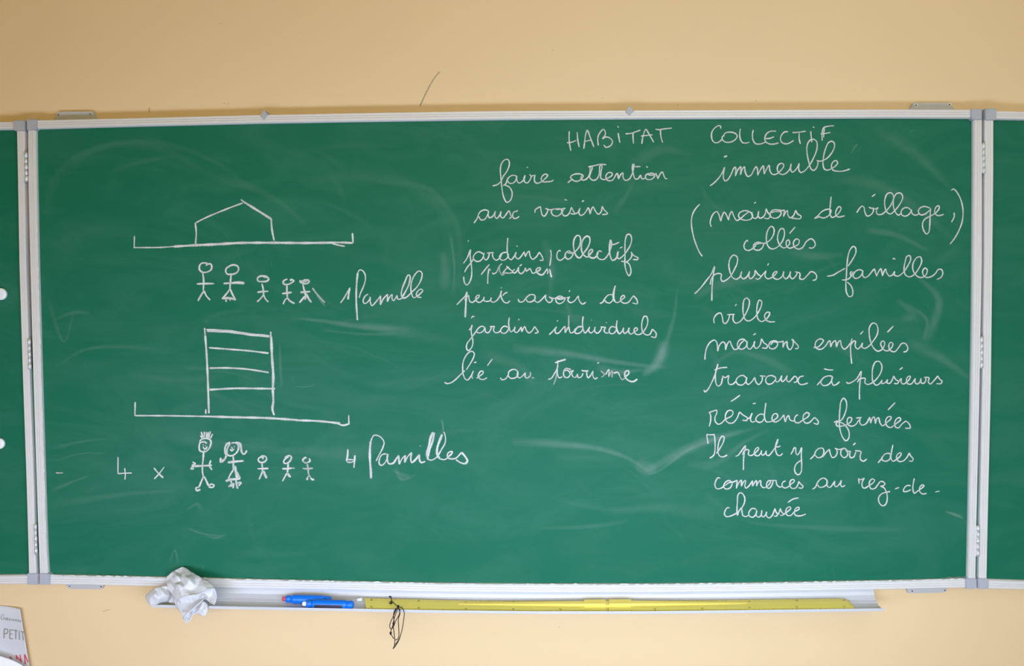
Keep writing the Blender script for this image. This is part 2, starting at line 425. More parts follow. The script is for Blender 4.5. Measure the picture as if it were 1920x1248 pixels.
# ------------------------------------------------------------------ chalk writing and drawings
LABELS = dict(HABITAT='chalk word HABITAT in capitals', attention='chalk word attention', COLLECTIF='chalk word COLLECTIF in capitals', slash='chalk stroke between jardins and collectifs')
CHALK = """
# word | x0 y0 region_width | strokes separated by ;
@HABITAT|1040 220 260
203,190 199,260 205,360 225,465;170,350 230,345 300,318;312,205 318,300 340,412
403,435 415,340 430,230 452,180 490,270 543,410;412,335 460,322 505,312
605,390 596,310 605,250 640,195 672,165 700,195 700,240 660,298;660,298 700,272 760,282 800,330 790,372 750,405 705,412 680,378
870,118 886,142;878,215 888,270 903,352
980,228 1060,220 1120,200 1188,175;1085,215 1085,280 1092,362
1207,367 1215,300 1235,220 1262,165 1300,220 1335,280 1372,345;1195,258 1270,250 1355,240
1395,162 1440,170 1520,158 1625,148;1465,175 1470,260 1495,352
@attention|1040 220 260
182,905 240,848 216,832 250,795 320,780 375,790 398,810 370,850 320,882 260,874 232,842;385,795 365,830 380,866 430,858 470,815 488,750 492,680;475,685 520,686 500,760 485,830 530,870 580,855 612,800 625,670;625,670 655,670 640,760 640,840 680,862 720,850
465,685 560,665 640,650 715,655
712,848 765,825 800,790 780,762 740,768 710,805 720,860 765,878 810,860 850,790 868,775 882,852;882,852 915,790 945,768 945,820 965,862 990,872 1035,850 1065,800 1085,740 1100,640;1080,640 1075,700 1088,780 1115,850 1150,852 1190,800 1196,830 1215,852 1260,835
1110,682 1190,680;1268,678 1290,694
1300,775 1262,800 1262,845 1310,862 1362,842 1385,800 1350,772 1290,790 1350,800 1412,775;1405,780 1430,852;1430,852 1450,800 1490,755 1510,800 1535,848 1560,846
@COLLECTIF|1310 220 300
265,135 262,105 235,100 190,130 158,180 155,240 175,290 210,305 250,290 285,258
290,225 320,188 370,176 435,190 463,222 440,265 385,295 320,295 282,262 285,232 310,215
500,135 492,200 500,260 525,300 560,308 610,298
655,150 645,210 652,270 680,312 730,320 800,298
930,165 870,165 820,190 795,240 800,285 840,315 900,320 960,305;805,255 850,252 905,232
1072,172 1030,175 990,220 982,265 1005,305 1060,317 1105,298 1140,275
1125,182 1200,178 1285,165;1207,190 1205,250 1220,318
1370,112 1388,122;1345,165 1350,230 1358,298
1625,100 1560,105 1500,125 1482,190 1483,280;1462,198 1520,192 1580,180
1510,130 1502,180 1500,240
@immeuble|1310 220 300
135,822 190,780 250,715 290,650 310,600 297,680 300,735 320,762 350,745 390,680 425,605 442,600 440,705;440,705 470,630 505,592 500,688;500,688 525,620 548,590 560,660 590,708 630,690 665,625 690,592 705,620 708,695;708,695 740,630 775,582 785,680;785,680 815,620 845,575 855,640 885,682 930,680 1000,620 1022,575 1000,550 962,565 942,610 958,660 1000,685 1050,668 1092,620 1110,555;1110,555 1103,620 1120,655 1150,642 1190,590 1207,550;1207,550 1200,620 1220,658 1255,652 1310,600 1350,540 1395,450 1420,370 1415,290 1380,262 1335,275 1303,330 1300,420 1320,530 1345,610 1370,635 1405,618 1430,560 1428,512;1415,515 1460,525 1540,490 1600,420 1630,350 1625,305 1600,287 1560,300 1525,370 1500,460 1492,560 1510,620 1550,632 1600,610 1645,580 1668,545 1650,518 1615,530 1593,580 1610,630 1660,645 1740,642 1815,618
302,468 342,468;305,478 340,458
@faire|900 270 260
175,580 240,560 290,515 320,450 370,380 403,300 405,250 385,212 340,220 298,270 282,350 290,470 305,620 330,740 370,805 415,785 443,720 440,650 400,590 345,568
320,575 360,545 375,500 400,460 450,432 505,440;505,440 500,490 465,535 410,542 378,505;510,440 508,490 535,538 575,525 615,475 625,430;625,430 608,480 625,530 655,538 690,500 715,440;690,415 700,440 755,432;765,425 752,480 765,530 800,542 850,520 900,480 937,430 905,415 865,440 847,490 875,522 940,520 990,515 1018,495
645,315 665,330
@voisins|900 270 260
762,950 762,915 790,890 835,870 845,920 865,985 890,998 930,945 945,890;905,888 950,908 1000,905;1000,905 1080,895 1130,908 1122,960 1070,996 1010,982 987,935 1010,900 1080,905 1185,888;1165,890 1140,950 1160,990 1200,990 1240,950 1265,872;1265,872 1290,920 1312,965 1255,962;1312,965 1350,950 1385,885;1385,885 1370,950 1390,985 1430,975 1475,920 1498,880 1515,920 1525,970;1525,970 1545,900 1565,870 1600,930 1640,970 1680,930 1690,860;1690,860 1720,910 1765,962 1690,977
1170,765 1205,778;1410,797 1440,780
@left_parenthesis|1280 340 300
205,272 160,320 120,390 105,470 110,560 135,680 170,780 205,855 235,898
@maisons|1280 340 300
345,545 330,500 345,430 375,380 410,362 435,400 458,478;458,478 475,410 500,368 525,400 550,465;550,465 565,400 590,360 615,420 650,468 700,440 745,400 800,362
800,360 740,350 680,380 672,420 710,455 770,465 825,445 838,400 800,360;830,365 835,420 870,445 900,420 912,355;912,355 905,410 925,440 960,430 990,390 1000,325;1000,325 1020,370 1048,410 1030,445 980,440
1190,350 1140,340 1080,345 1050,385 1060,425 1110,442 1160,420 1182,370 1120,360 1055,375;1180,355 1218,345 1208,420;1208,420 1240,360 1258,350 1262,400 1290,435 1330,410 1355,345;1355,345 1380,390 1422,420 1410,445 1305,440
858,265 878,245
@de|1280 340 300
1580,445 1640,420 1610,440;1580,445 1620,415 1660,370 1710,340 1775,330;1780,335 1775,380 1730,425 1680,438 1635,420;1782,180 1770,300 1768,390 1790,430 1830,418 1880,370 1900,320 1880,300 1850,330 1835,390 1860,425 1945,412
@village|1540 340 300
425,375 460,320 490,295 512,310 520,360 550,415 600,395 625,350 622,310;570,310 640,330 685,312;680,315 660,350 672,392 720,395 780,350 830,290 862,220 865,170 835,135 790,150 762,220 763,300 790,370 830,390 880,350 930,290 970,220 975,175 950,140 905,145 870,200 865,300 890,370 925,405 955,385
1075,345 1040,315 990,320 958,360 970,405 1015,415 1060,385 1080,345;1080,335 1090,385 1130,405 1180,385
1305,320 1240,300 1190,315 1163,355 1190,400 1245,390 1300,345;1310,320 1305,420 1300,540 1288,610 1262,630 1225,580 1215,500 1245,450 1310,415 1375,375 1415,320 1412,295 1390,295 1363,335 1365,385 1400,410 1470,395
607,182 650,150
1592,372 1595,420 1562,488
@right_parenthesis|1540 340 300
1558,105 1590,92 1640,150 1680,240 1700,350 1690,480 1650,590 1600,680 1545,752
@collees|1280 340 300
780,725 775,705 750,730 735,775 750,815 790,828 840,805 880,765
955,740 895,730 850,760 860,812 910,825 955,795 968,745 910,745 855,765;960,748 1005,735 1060,690 1095,620 1092,560 1065,538 1030,570 1005,650 1010,740 1040,795 1085,810 1145,780 1200,710 1222,620 1207,567 1175,570 1145,630 1140,700 1165,760 1210,797 1255,780 1285,740 1272,702 1247,715 1245,770 1280,800 1340,780 1390,750 1398,705 1362,690 1330,730 1340,785 1390,812 1440,790 1485,720 1540,688 1578,715 1590,765 1560,798 1515,795
1282,625 1350,545
@plusieurs|1290 460 300
80,580 150,510 220,420 280,340 318,255 305,340 290,480 285,665
265,470 280,400 320,350 360,335 400,345 395,395 410,430 450,420 510,370 555,290 590,210 590,140 550,115 510,150 490,230 505,320 530,380 575,405 620,380 645,310
645,310 635,370 665,400 710,370 738,310;738,310 730,370 750,400 800,350 805,295;805,295 840,345 875,375 840,405 810,395;875,375 930,310;935,300 925,370 960,400 1010,380 1055,340 1070,312 1045,315 1018,350 1030,390 1080,405 1130,370 1150,310;1150,310 1145,370 1175,400 1215,360 1230,310;1230,310 1225,370 1250,400 1290,370 1315,320;1285,315 1340,330 1345,350 1340,395 1380,405 1430,360 1475,315 1515,325 1545,370 1530,410 1495,418
955,240 968,212
@ville|1290 460 300
315,935 310,880 345,825 390,810 410,850 425,925 450,935 485,890 500,830;470,830 560,825;545,830 540,890 570,930 620,915 680,840 730,730 735,660 705,630 675,650 660,730 665,830 690,890 730,905 790,870 850,790 885,700 880,665 855,655 835,700 825,790 840,880 880,912 930,890 975,835 980,805 950,800 918,840 935,890 980,915 1045,915
565,725 582,705
@familles|1540 450 260
80,500 160,485 230,445 330,390
370,360 430,270 478,170 470,100 440,88 400,130 370,220 355,340 348,470 340,640 350,730 385,782 425,770 435,700 410,630 360,580
285,550 330,550 385,530 425,470 440,430;415,430 400,470 425,500
570,420 520,410 465,440 440,500 475,530 530,510 570,460;575,420 570,480 600,518 650,495 700,435 735,400 745,430 765,500;765,500 790,440 825,395 835,430 845,495;845,495 865,440 890,400 905,450 945,498 985,480 1015,430;1015,430 1010,480 1060,498 1130,450 1200,350 1238,260 1225,215 1185,225 1160,300 1145,400 1160,475 1215,508 1280,480 1350,390 1390,290 1370,232 1325,240 1275,310 1265,390 1290,460 1345,510 1400,515 1455,470 1465,410 1440,385 1405,420 1410,480 1450,515 1520,505 1580,460 1620,405 1660,405 1682,450 1660,510 1600,545
990,265 1005,250 1022,268
@maisons|1300 600 260
160,545 165,470 190,370 240,300 295,275 325,310 338,430;338,430 360,350 410,300 440,325 445,410;445,410 470,330 505,290 530,350 570,405 625,385 650,330 700,280
740,300 690,262 635,280 610,330 625,385 670,402 720,375 745,320;745,290 745,370 780,402 830,350 850,290;850,290 840,350 870,392 920,350 945,255;945,255 975,310 1025,350 1015,385 950,382
1170,300 1130,285 1070,300 1045,345 1065,390 1115,395 1160,355 1165,315 1110,300 1070,340;1165,300 1215,300 1240,290 1240,380;1240,380 1265,320 1295,295 1300,360 1335,408 1375,360 1385,265;1360,262 1400,300 1455,365 1440,395 1410,390
828,205 868,182
@empilees|1510 600 280
105,350 160,345 210,300 232,260 200,240 150,260 125,315 150,365 205,372 260,330 300,270 315,265 325,345;325,345 350,290 385,262 400,345;400,345 425,280 450,262 465,330 500,372 545,340 580,290
600,235 582,330 585,450 597,560;585,320 620,270 645,270 640,330 670,370 710,340 735,290;735,290 730,345 765,362 820,330 870,270 925,180 932,100 905,45 865,38 825,90 822,180 840,280 880,360 930,398 980,380 1020,310 1010,270 980,275 970,310 1000,370 1050,395 1110,350 1125,300 1095,285 1072,330 1095,390 1150,405 1200,350 1240,300 1285,300 1318,360 1300,400 1260,408
705,182 745,140;1055,155 1132,75
@travaux|1300 600 260
148,965 160,992 200,960 250,870 290,780 320,690 342,605;342,605 315,690 305,790 320,890 350,912 385,880 405,790;290,690 370,662 470,652
400,770 440,795 490,768 480,830 495,885 545,885 590,845
735,800 690,765 630,780 590,840 620,888 680,895 725,850 742,790;742,790 730,860 760,888 810,850 850,790;850,790 870,860 905,890 950,840 955,775;920,770 990,775 1000,780
1140,790 1080,765 1020,785 1000,840 1030,882 1090,875 1140,820;1140,790 1145,850 1175,850 1210,800 1225,765;1225,765 1215,820 1235,850 1270,820 1300,765;1300,765 1290,820 1320,855 1370,810 1405,775 1435,800 1430,850 1390,862;1530,770 1470,790 1450,850 1480,888 1540,885 1585,868
@a|1510 600 280
150,835 200,780 240,735 300,715 345,720;345,720 330,790 280,835 220,835 195,790;350,720 340,790 360,835 400,825 440,790
240,625 300,638 358,638
@plusieurs|1510 600 280
525,795 550,812 610,790 670,740 718,660 705,780 695,900 697,1020
670,800 690,760 735,745 770,750 765,800 795,825 850,810 920,750 975,660 982,580 950,530 905,535 870,600 860,700 870,790 910,835 960,810 985,770
985,765 985,815 1030,800 1060,760;1060,760 1050,805 1085,810 1120,760 1135,715;1135,715 1160,760 1200,790 1180,815 1140,812;1200,790 1235,750 1232,800 1260,820 1310,790 1345,745 1350,718 1320,725 1300,770 1315,815 1360,820 1400,770 1415,745;1415,745 1410,800 1440,820 1475,790 1485,745;1485,745 1490,805 1520,812 1550,770 1545,735;1525,735 1590,740 1580,790 1605,820 1650,780 1705,715;1705,715 1725,755 1758,785 1740,815 1685,815
1210,638 1252,605
@residences|1300 740 260
220,438 240,350 238,280 218,240;215,245 270,225 325,207;325,207 325,250 300,310 305,370 345,405 390,390 440,340 530,290 550,240 520,212 475,225 445,280 450,350 490,388 550,385 600,330 640,235;640,235 690,280 750,320 740,352 680,350;750,335 785,310 815,250;815,250 790,330 810,375 860,365
985,275 930,265 880,300 865,345 900,378 950,370 985,320;1005,110 990,220 985,310 1010,370 1060,372 1130,340 1168,300 1160,265 1125,260 1092,300 1095,350 1130,375 1190,350 1255,275;1255,275 1262,330 1275,375;1275,375 1295,310 1320,285 1335,340 1380,362 1410,350
1450,275 1420,290 1400,335 1415,380 1460,385 1520,345 1590,300 1605,260 1570,245 1530,275 1520,340 1555,390 1610,380 1650,340 1680,310;1680,310 1730,370 1720,405 1665,390
520,92 590,45 648,2;822,122 865,115
@fermees|1480 740 300
535,330 570,315 620,305 665,230 688,140 680,70 650,40 620,80 607,170 600,290 605,400 640,510 680,550 712,520 715,440 680,375 630,335 580,325 560,350 580,375 640,372 700,350 745,310 745,275 715,270 695,300 700,350 740,375 790,360 835,300;800,278 870,270;850,275 845,330 870,362 920,345 965,265;965,265 975,340;975,340 995,280 1015,262 1035,345;1035,345 1050,285 1070,275 1090,340 1120,370 1170,330 1215,290 1222,265 1185,262 1155,310 1170,370 1215,392 1250,370 1300,330 1335,300 1330,275 1295,280 1265,330 1275,385 1310,395 1350,350 1400,312;1400,312 1440,350 1450,395 1390,400
1182,182 1270,92
@il|1300 740 260
205,675 192,600 185,545;185,545 240,552 295,548;290,548 300,640 300,760 290,820 262,855 225,875
320,810 380,720 420,640 425,585 400,570 365,620 342,710 342,800 370,850 410,858 470,832
@peut|1300 740 260
582,850 620,835 670,770 722,705 705,800 695,900 693,1040
680,830 700,780 745,755 770,770 760,820 790,840 830,825 880,780 905,745 895,725 865,745 845,790 860,835 900,842 935,800 945,765;945,765 940,810 960,835 1000,800 1010,770;1010,770 1010,825 1040,840 1090,790 1150,690 1172,610;1172,610 1140,690 1140,770 1165,830 1200,840 1238,808;1130,715 1170,720 1210,705
@y|1300 740 260
1350,822 1375,780 1400,730 1415,735 1420,800 1440,830 1475,790 1495,730;1500,725 1495,850 1500,980 1490,1070 1455,1105 1415,1080 1402,1010 1430,950 1490,905
@avoir|1480 740 300
250,772 300,720 315,680 350,645 400,640 415,680 390,740 340,752 308,720;415,690 400,740 440,690 480,650;480,650 490,700 515,750 550,740 575,690 560,640;545,640 600,655 640,640
690,655 650,640 620,670 620,720 655,752 690,735 700,690 670,650 700,670 730,680;735,670 722,720 740,755 775,740 800,680;790,668 860,682 850,730 855,775 890,795 930,768
765,602 795,575
@des|1480 740 300
1065,815 1110,760 1140,715 1185,700 1215,710;1215,710 1205,770 1160,795 1115,780 1110,740;1243,598 1225,690 1220,760 1245,795 1290,770 1340,720 1340,695 1305,705 1285,750 1310,795 1360,795 1410,750 1440,695;1440,695 1455,730 1485,765 1475,795 1435,790
@commerces|1310 830 260
300,492 270,480 235,530 225,590 250,632 300,630 350,600
465,545 420,520 370,545 345,600 370,635 430,625 460,580 465,535;355,595 420,550 480,540 535,515;535,515 520,630;520,630 555,555 590,515 590,600;590,600 620,540 650,520 640,600 655,625 700,590 745,520;745,520 745,600;745,600 780,540 800,520 800,600;800,600 830,540 855,520 865,590 900,620 950,600 990,550 995,520 965,525 940,570 945,615 975,628 1010,590 1035,520
1005,520 1080,518;1070,520 1085,580 1120,610 1155,605;1205,525 1165,545 1155,590 1185,622 1225,615 1280,570 1325,530 1315,505 1275,520 1262,575 1285,625 1340,625 1380,560 1385,530;1385,530 1415,570 1445,600 1430,625 1380,620
@au|1520 820 260
25,715 70,680 90,630 130,580 180,560 225,590 225,640 180,680 120,685 95,650;225,590 230,670 265,690 310,640 335,600;335,600 330,660 355,680 400,640 425,590;425,590 415,650 435,680 478,660
@rez|1520 820 260
665,560 670,640;655,585 700,580 745,560;745,560 715,610 715,680 745,700 800,670 870,620 885,590 860,572 820,600 812,660 840,710 890,700 930,650 965,605;965,605 1000,610 1030,640 1005,665 965,672;965,672 1010,690 1050,760 1060,850 1040,920 1000,945 955,910 940,840 980,780 1100,745
1165,712 1225,690
@de|1520 820 260
1385,665 1330,665 1290,710 1285,745 1330,745 1390,720;1435,565 1420,640 1415,710 1435,770 1480,740 1550,690 1570,665 1545,655 1510,690 1510,745 1550,780 1605,772
1725,752 1785,740
@chaussee|1310 830 260
430,900 400,895 365,940 358,990 385,1020 430,1015 500,985 560,940 620,860 640,780 615,710 575,688 545,720 535,830 530,930 535,1005;535,1005 565,930 590,900 600,950 610,1000 650,1020 690,1000
800,920 745,905 695,960 700,1010 750,1028 790,990 805,930;805,930 800,1010 840,1025 870,980 875,930;875,930 870,1000 890,1025 930,990 940,950;940,950 940,1010 975,1038 1020,1000 1055,905;1055,905 1068,950 1092,988 1078,1012 1042,1012;1085,1000 1108,975 1130,905;1130,905 1146,950 1174,985 1158,1003 1128,998;1168,995 1230,950 1275,910 1265,885 1225,900 1205,950 1225,1000 1270,1005 1330,950 1390,915 1385,890 1350,900 1325,950 1340,1000 1400,1010 1485,985
1235,825 1300,780 1385,760
@aux|850 370 260
285,355 330,290 355,220 400,180 450,172 490,190;490,190 470,250 430,305 380,308 350,260;490,185 480,240 500,280 540,265 570,220 580,190;580,190 575,260 600,290 640,250 660,190;660,190 655,260 685,285 720,250 750,205 770,185 790,230 800,280 770,290;880,175 885,190 840,200 820,250 840,290 880,285 912,260
@jardins|850 370 260
140,912 190,840 238,725 232,800 245,900 255,1000 250,1100 220,1180 185,1212 155,1180 142,1095
155,1035 190,970 240,910 280,850
415,780 350,752 300,780 275,835 300,875 350,885 400,850 425,775;425,765 420,830 450,865 480,840 500,775;465,770 560,762;545,765 545,820 590,868 640,840 680,770 740,755
750,760 680,770 640,820 660,862 710,865 750,830 765,780;755,560 745,680 748,760 770,840 800,860 840,820 870,755;870,755 860,820 900,850 950,800 980,750;980,750 1000,822;1000,822 1020,770 1050,745 1060,800 1095,855 1150,820 1190,755;1190,755 1235,830 1240,868 1195,870
200,612 215,592;880,665 886,685
@slash|850 370 260
1345,725 1355,780 1350,850 1335,945;w1.4:1335,990 1345,1050 1360,1105
@collectifs|1000 420 260
375,378 365,362 340,380 325,430 335,480 370,502 410,480 450,440
545,405 490,370 450,400 440,450 480,485 525,460 548,410 470,395;w1.2:550,400 590,370 640,300 655,220 640,165 610,155 570,200 555,280 565,360 595,440 640,468 690,410 760,310 785,220 770,175 735,168 690,210 665,300 670,370 700,430 750,455 790,410 820,370 810,348 775,370 765,430 800,465 850,465 900,400
950,385 920,370 885,400 890,460 930,488 980,485 1030,430 1075,330 1085,270 1070,215;w1.2:1065,215 1055,320 1060,420 1095,500 1140,480 1165,430 1175,375;1040,292 1120,280 1190,250
1175,375 1160,430 1180,480 1230,450 1290,380 1350,270 1360,190 1335,142 1300,145 1275,210 1268,320 1270,430 1268,560 1290,660 1325,715 1350,670 1345,600 1320,545 1280,520;1215,515 1300,515 1360,450 1365,390;1350,385 1385,430 1450,470 1440,490 1380,488
1195,332 1235,315
@piscines|850 370 260
385,1068 430,1010 500,925;495,985 480,1060 475,1195;f:495,985 520,1010;540,1040 555,1058 600,1035;f:600,1035 640,950 640,1010 680,1075 720,1030
680,1052 730,990 770,960;735,950 790,1000 825,1030 800,1045 720,1045;850,990 820,1030 840,1048 880,1020 905,960;905,960 905,1030 940,1055 980,1020 1000,970;1000,970 1010,1020 1060,985 1075,1010 1100,1050 1150,1030;w1.2:1150,1030 1200,1000 1205,975 1170,975 1145,1010 1170,1050 1230,1072 1270,1030 1300,985;1300,985 1310,1030 1300,1060
638,945 675,915;918,950 950,925
@peut|840 500 260
120,525 180,465 240,400 262,345;w1.4:262,345 250,450 245,560 238,700
230,460 260,420 285,395 290,440 310,485 345,490 390,450 430,415 435,395 405,395 385,430 400,480 440,492 490,450 500,415;500,415 495,460 520,480;520,480 580,470 600,425;600,425 590,465 620,490 670,470 715,410 745,330;740,330 730,380 745,440 780,490 820,500 858,468;755,400 790,365 825,352
f:730,285 745,295
@avoir|840 500 260
970,445 990,485 1040,480 1090,420 1140,385 1180,385 1205,400 1200,450 1150,485 1100,480 1080,440;1205,400 1205,470 1240,492 1290,460 1355,385;1355,385 1350,440 1400,495 1440,470 1440,420;1400,412 1440,440 1500,430 1630,430
1610,440 1560,405 1510,420 1490,460 1530,508 1590,490 1620,440 1550,450 1500,435;1640,430 1690,415;1680,415 1660,460 1690,495 1740,480 1805,400;1805,400 1815,460 1860,515 1910,490
1675,345 1692,325
@des|1000 420 260
920,1098 960,1080 990,1030 1040,980 1100,975;1105,980 1105,1040 1060,1090 1010,1080 985,1045;w1.5:1135,850 1115,930 1110,1020 1130,1075;1130,1075 1170,1085 1230,1040 1265,1010 1250,985 1215,1010 1210,1060 1250,1092 1310,1085 1350,1040 1385,990;1385,990 1430,1040 1440,1100 1370,1090
@jardins_second|840 500 260
290,880 320,840 335,805 320,880 330,950 345,1040 325,1120 280,1160 255,1120 265,1060 310,1000 370,920 400,880 430,840
515,840 470,822 420,850 395,895 430,915 480,895 515,840;515,840 520,900 555,912 590,870 605,820;580,828 650,825;640,830 630,880 660,912 710,900 740,850
830,835 780,820 730,870 740,910 790,918 830,880 845,830;848,700 840,780 850,850 870,900 910,870 930,830;930,830 920,890 950,910 990,870 1015,830;1015,830 1020,900;1020,900 1045,850 1065,825 1080,870 1120,915 1160,890 1200,825;1200,825 1230,870 1248,905 1200,920
320,712 345,685 365,690;975,740 985,720
@individuels|1000 580 260
220,348 270,300 320,240 300,290 315,330 350,325 400,270 435,235 440,325;440,325 470,270 490,240 500,290 520,325 570,300 620,240 680,230
680,240 610,250 570,290 590,330 640,325 675,290 690,235;f:490,80 490,240;690,95 680,190 690,270 715,325 750,290 780,240;780,240 765,290 795,325 840,290 855,240;855,240 850,300 885,328 930,290 950,240;930,240 985,245 1000,245;1000,240 980,300 1010,325 1050,320
1140,250 1090,235 1050,280 1060,325 1100,335 1140,300 1155,240;w1.2:1160,150 1150,240 1165,300 1190,335 1230,300 1250,250;1250,250 1245,310 1270,330 1310,295 1325,250;1325,250 1320,310 1350,340 1400,310 1440,280 1435,255 1405,260 1395,300 1420,340 1470,345 1520,310 1570,230 1585,150 1565,95 1535,95 1510,150 1500,240 1515,310 1560,350 1610,345 1650,270;1650,270 1700,330 1690,385 1630,375
330,165 337,150;1010,175 1015,188;f:800,143 810,150
@lie|820 620 220
115,840 160,862 230,845 310,785 380,715 450,650
475,635 530,550 590,440 605,370 570,335 520,350 460,420 420,520 415,620 425,720 465,795 500,800 550,740 590,655;f:590,655 565,740 580,785;640,775 700,735 750,690 745,660 710,660 680,700 670,750 720,795 770,790 810,765
600,522 640,508;818,570 898,462
@au|820 620 220
1030,765 1060,800 1120,780 1160,720 1170,670 1220,635 1280,635 1320,680 1310,740 1250,775 1190,770 1160,730;1320,660 1310,740 1345,770 1390,740 1440,685;1440,685 1440,760 1480,770 1500,740;f:1525,670 1520,730 1500,765;f:1545,765 1585,770
@tourisme|1000 580 260
205,968 250,950 290,890 330,820 340,700;f:340,700 330,850 310,960 280,1040;w1.3:300,738 380,710 450,690;330,820 335,900 360,945 400,930
520,830 450,815 420,860 430,930 480,940 510,890 470,840 430,850;500,860 540,850 560,840;555,840 530,880 550,935;f:550,935 585,938 612,890
610,890 620,940 660,935 690,880;665,840 700,850 765,848;745,845 740,900 760,945 800,900 825,850;825,850 825,920 855,960 890,940;f:935,850 985,900 940,940;1000,900 1045,830 1045,930;f:1045,930 1090,850 1090,940;1110,880 1170,870 1200,930;f:1200,930 1230,970 1270,950
w1.3:1270,930 1320,890 1320,850 1280,855 1265,910 1300,970 1370,998 1410,985 1440,960
w1.4:885,745 910,732
@one|620 480 260
135,648 185,580 235,490 270,435;w1.6:262,445 250,520 240,600
@famille|620 480 260
w1.4:370,885 365,800 355,650 355,480 365,320 375,230;375,230 400,192 440,200 475,250 480,330 450,430 410,520 395,578
520,525 480,550 450,610 460,652 500,645 545,590;545,560 550,640 570,685 620,640 690,550;w1.3:690,545 690,675;690,675 730,590 790,525;w1.3:790,525 785,630;785,630 820,560 850,530 850,590 870,615 920,540;920,540 925,590 950,598 1000,575
w1.2:985,580 1030,500 1080,400 1100,310 1095,265 1070,265 1030,350 985,470 980,540 1010,580 1060,560 1120,500;1120,500 1200,420 1260,300 1260,225 1225,205 1170,250 1125,340 1110,440 1120,520 1150,575 1190,560
1190,560 1240,520 1275,475 1250,455 1210,480 1185,530 1210,565 1258,570
@four|630 780 260
w1.4:165,455 160,540 145,625;150,635 220,635 275,600;160,600 200,600 250,605;w1.3:262,540 255,630 248,715
@familles|630 780 260
w1.8:485,860 482,760 470,600 470,450 480,350;500,300 520,268 570,265 630,300 665,360 650,430 600,530 555,620;w1.3:480,350 500,300
700,520 640,530 600,600 600,660 630,680 680,640 710,570 720,520;w1.3:715,520 710,600 730,655 790,650 840,580 870,540
w1.5:865,540 875,665;875,665 920,580 960,540;w1.5:960,540 950,640;950,640 1000,550 1045,500;w1.4:1045,500 1035,600 1050,640 1100,600 1155,530;w1.4:1155,530 1155,600 1180,640 1235,625
w1.9:1345,220 1310,300 1285,420 1262,520 1275,600;w1.5:1360,225 1345,320 1300,450 1275,560;1275,600 1330,605 1400,560 1450,480
w1.8:1470,250 1430,350 1400,450 1405,540 1440,590;1440,590 1500,600 1550,575;1400,560 1460,460 1510,370 1515,290 1495,215
w1.2:1540,570 1600,520 1610,490 1580,490 1545,520 1550,575 1600,590 1660,580 1740,500;w1.7:1740,500 1790,560 1820,620 1785,660;w1.3:1785,660 1720,640 1660,600
1165,405 1168,415
@house|230 360 460
w.8:92,343 90,432;w.8:85,434 300,432 420,424 575,412;w1.3:400,426 575,415 720,410 900,398;w1.4:560,416 720,408 900,398 1050,396 1200,396 1400,398 1620,396;w1.2:1600,396 1700,394 1800,398;w.9:1640,402 1690,415 1738,424;1798,320 1803,398
w.9:568,240 576,320 570,405;w.9:572,240 640,205 720,170 850,118 940,85;w.8:925,58 960,85;w1.3:950,78 1050,140 1162,210;w1.1:1162,205 1168,290 1185,378
@father|350 480 260
265,130 300,108 335,110 348,150 335,190 280,220 220,222 180,190 180,130 210,98 265,95 300,110
222,225 235,340 230,480;w1.1:140,385 240,380 380,380;240,480 200,540 155,620;240,480 270,545 325,608
@mother|350 480 260
590,140 550,170 540,210 560,245 620,252 690,230 718,190 710,145 670,123 620,125 575,150
615,255 605,370 600,440 605,460;510,378 620,372;w1.5:620,372 700,366 800,374;600,450 560,510 505,575;605,460 640,540 680,605;w1.3:485,585 560,580 640,590 680,605;545,590 545,635;600,590 602,618
@child|350 480 260
1065,295 1100,290 1138,315 1110,345 1050,352 990,345 980,310 1010,280 1060,275 1110,282 1138,310
1042,380 1060,460 1065,535;980,500 1050,490 1132,485;1065,535 1020,590 975,632;1065,535 1090,590 1132,635
@child|350 480 260
1395,315 1340,345 1345,385 1400,392 1450,370 1485,340 1440,325 1445,345
1388,400 1388,480 1395,570;w1.1:1320,518 1390,510 1455,500;1395,575 1360,610 1335,665;1395,575 1430,620 1495,655
@child|350 480 260
w1.1:1640,352 1665,348 1600,350 1565,345 1610,375 1660,380 1697,355 1680,332 1630,335 1600,350
1608,390 1625,460 1645,530 1640,605;w1.2:1575,500 1640,497 1710,488;1635,555 1590,610 1560,645;w1.2:1655,525 1690,590 1728,640
f:1740,440 1800,520 1870,600 1915,645
@apartment_block|230 600 450
w.9:100,655 98,765;w.9:98,763 350,764 600,768 720,770;w1.3:700,770 900,776 1150,782 1400,798;w1.2:1380,800 1560,806 1740,825;1700,815 1760,840 1815,828;w.8:1808,758 1810,830
655,62 660,120;w1.2:660,120 670,250 680,450 690,745;665,712 665,750
668,75 850,85 1020,110 1175,125;675,88 850,95 1020,118 1175,132;1185,92 1185,160;w1.5:1188,130 1195,300 1205,450 1200,560;w1.3:1200,540 1205,650 1198,710 1212,760
690,220 850,232 1000,244 1168,264;695,383 850,382 1000,392 1168,418;w1.1:695,556 900,545 1050,546 1220,548
@father|340 800 140
325,270 370,220 440,208 510,225 535,270 525,330 490,400 430,445 370,445 330,420 322,350 335,290 380,270 430,275 460,300;390,315 400,330;430,345 440,335;390,350 410,390 440,395 465,355;400,430 420,420
345,155 375,205;360,90 385,190;418,85 405,200;455,90 450,205;490,90 465,200;525,80 490,200;565,125 520,210
400,450 395,550 380,690;w1.2:240,705 380,700 500,695;380,700 380,800 395,890;200,630 250,660 190,690;250,670 180,720;245,700 170,755 230,750;500,695 530,600;500,690 550,690;500,700 555,775
400,890 360,980 320,1080;w1.1:410,890 450,970 490,1060;320,1085 265,1095 275,1145 345,1125;490,1065 540,1030 590,1050 570,1085 490,1080
@mother|340 800 140
880,300 840,360 820,440 830,500 880,520 950,500 1010,440 1030,370 1015,310 960,285 900,290
